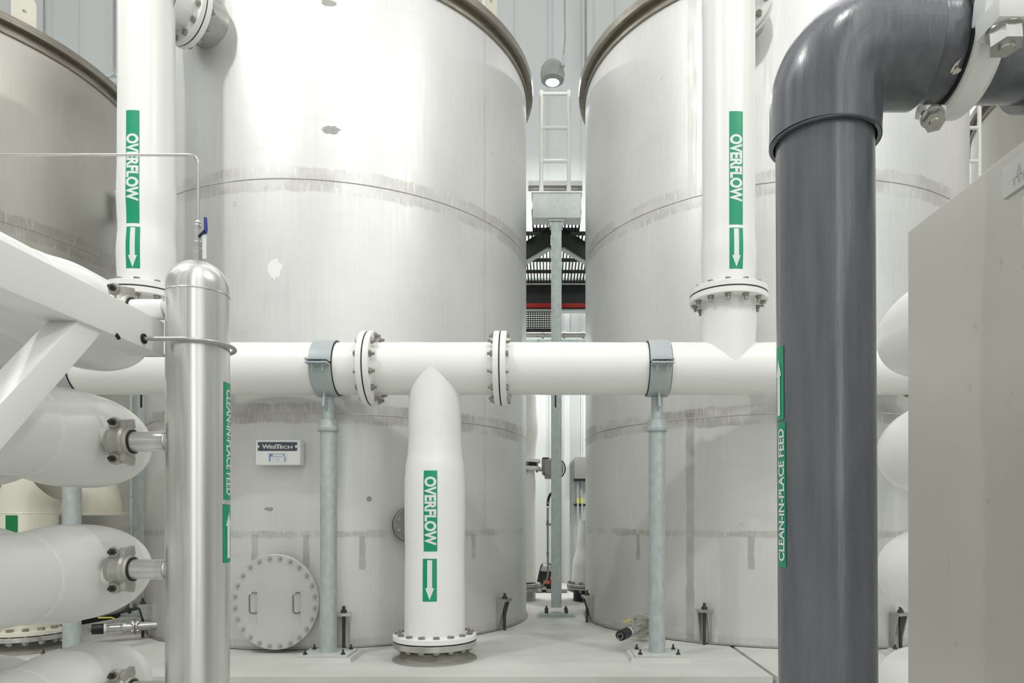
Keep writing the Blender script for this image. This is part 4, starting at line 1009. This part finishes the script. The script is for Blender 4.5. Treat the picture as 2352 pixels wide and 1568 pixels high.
bm = BM(); cyl(bm, (BX, BY, z0-.015), (BX, BY, z0+.012), .385, seg=72, bev=.003); obj('flange', bm, 'cream', t)
# thin strut near the left gap and a floor conduit
bm = BM(); cyl(bm, P(302, 840, 7.0), P(302, 1395, 7.0), .017, seg=14)
for y in (1138,): cyl(bm, P(302, y, 7.0), P(302, y+2, 7.0), .024, seg=14)
tag(obj('floor_conduit', bm, 'galv'), 'thin galvanised conduit rising right of the cream bell', 'conduit')
bm = BM(); f = lambda px, py: P(px, py, 7.15)
tube(bm, [f(300, 1330), f(299, 1360)]+bend(f(298, 1372), f(292, 1398), f(262, 1404), 8)+[f(225, 1412), f(185, 1420), f(120, 1430)], .020, 12)
tag(obj('floor_hose', bm, 'hose'), 'grey hose sweeping left along the floor by the left tank', 'hose')
bm = BM(); lathe(bm, [(R+.03, 0), (R+.16, 0), (R+.16, .05), (R+.03, .07)], XF((TX[0], TY, .0)), 96, a0=-PI*.6, a1=PI*.2); tag(obj('rubber_skirt', bm, 'gasket', smooth=25), 'black rubber curb along the foot of the left tank', 'curb')

# ------------------------------------------------------------------ drain valves
def drain(S_, D, L, label, r=.03, tank=None):
    """stainless drain: nozzle, flange pair, ball valve, cam cap; S_ on the shell, D outward"""
    D = Vector(D).normalized(); S_ = Vector(S_); k = L/.62
    t = thing('drain_valve', label, 'valve', (S_.x, S_.y, 0), 'tank drain valves')
    side = D.cross(Vector((0, 0, 1))).normalized(); at = lambda s: S_+D*(s*k)
    bm = BM(); cyl(bm, at(-.06), at(.18), r*1.25, seg=24); obj('nozzle', bm, 'steel', t)
    bm = BM(); cyl(bm, at(.17), at(.188), .078*k, seg=32, bev=.002); cyl(bm, at(.193), at(.211), .078*k, seg=32, bev=.002); f = obj('flange', bm, 'steel', t)
    bm = BM(); cyl(bm, at(.187), at(.194), .077*k, seg=32); obj('gasket', bm, 'gasket', t)
    for q_ in range(4):
        a = PI/4+PI/2*q_; c_ = side*math.cos(a)+Vector((0, 0, 1))*math.sin(a); p = at(.19)+c_*.058*k
        bm = BM(); cyl(bm, p-D*.04*k, p+D*.04*k, .007, seg=8); cyl(bm, p-D*.032*k, p-D*.02*k, .013, seg=6); cyl(bm, p+D*.02*k, p+D*.032*k, .013, seg=6); obj('bolt', bm, 'bolt', f, 25)
    bm = BM(); cyl(bm, at(.21), at(.29), r*1.2, seg=24); cyl(bm, at(.27), at(.30), r*1.5, seg=24); obj('nipple', bm, 'machined', t)
    bm = BM(); cyl(bm, at(.30), at(.33), r*1.45, seg=8); cyl(bm, at(.325), at(.425), r*1.35, seg=24); cyl(bm, at(.42), at(.45), r*1.45, seg=8)
    for u_, v_ in ((1, 1), (1, -1), (-1, 1), (-1, -1)):
        o_ = side*u_*r*1.15+Vector((0, 0, 1))*v_*r*1.15; cyl(bm, at(.30)+o_, at(.45)+o_, .006, seg=8)
    obj('valve_body', bm, 'machined', t, 30)
    m = at(.375)
    bm = BM(); cyl(bm, m+Vector((0, 0, r)), m+Vector((0, 0, r+.055)), .011, seg=12); cyl(bm, m+Vector((0, 0, r+.03)), m+Vector((0, 0, r+.045)), .018, seg=6); obj('stem', bm, 'machined', t, 30)
    bm = BM(); h0 = m+Vector((0, 0, r+.052)); tube(bm, [h0, h0+D*.03*k+Vector((0, 0, .014)), h0+D*.15*k+Vector((0, 0, .02))], [.007, .007, .008], 8); obj('lever', bm, 'yellow', t)
    bm = BM(); cyl(bm, at(.45), at(.475), r*1.35, seg=24); obj('white_bush', bm, 'lettering', t)
    bm = BM(); cyl(bm, at(.472), at(.58), r*1.5, r*1.42, seg=28, bev=.004); cap = obj('dust_cap', bm, 'black', t, 30)
    bm = BM(); torus(bm, at(.585)+Vector((0, 0, -.004)), D+Vector((0, 0, .3)), .024, .003, 24, 6); tube(bm, [at(.50)+side*r*1.5, at(.58)+side*r*1.6, at(.615)+side*r*.8], .003, 6); torus(bm, at(.62)+Vector((0, 0, -.03)), side, .014, .0025, 20, 6); obj('pull_ring', bm, 'machined', cap)
    return t
p, n, a = tank_hit(1, 357); pS = Vector((p.x, p.y, .13)); 
pE = P(200, 1450, 6.52); drain(pS, Vector((pE.x-pS.x, pE.y-pS.y, 0)), (Vector((pE.x, pE.y, 0))-Vector((p.x, p.y, 0))).length, 'steel drain valve with black cap left of the stainless manifold foot', .033)
p, n, a = tank_hit(2, 1497); pS = Vector((p.x, p.y, .155)); pE = P(1420, 1447, 6.05)
drain(pS, Vector((pE.x-pS.x, pE.y-pS.y, -.01)), (Vector((pE.x, pE.y, 0))-Vector((p.x, p.y, 0))).length, 'steel drain valve with yellow lever left of the right clamp stand', .033)
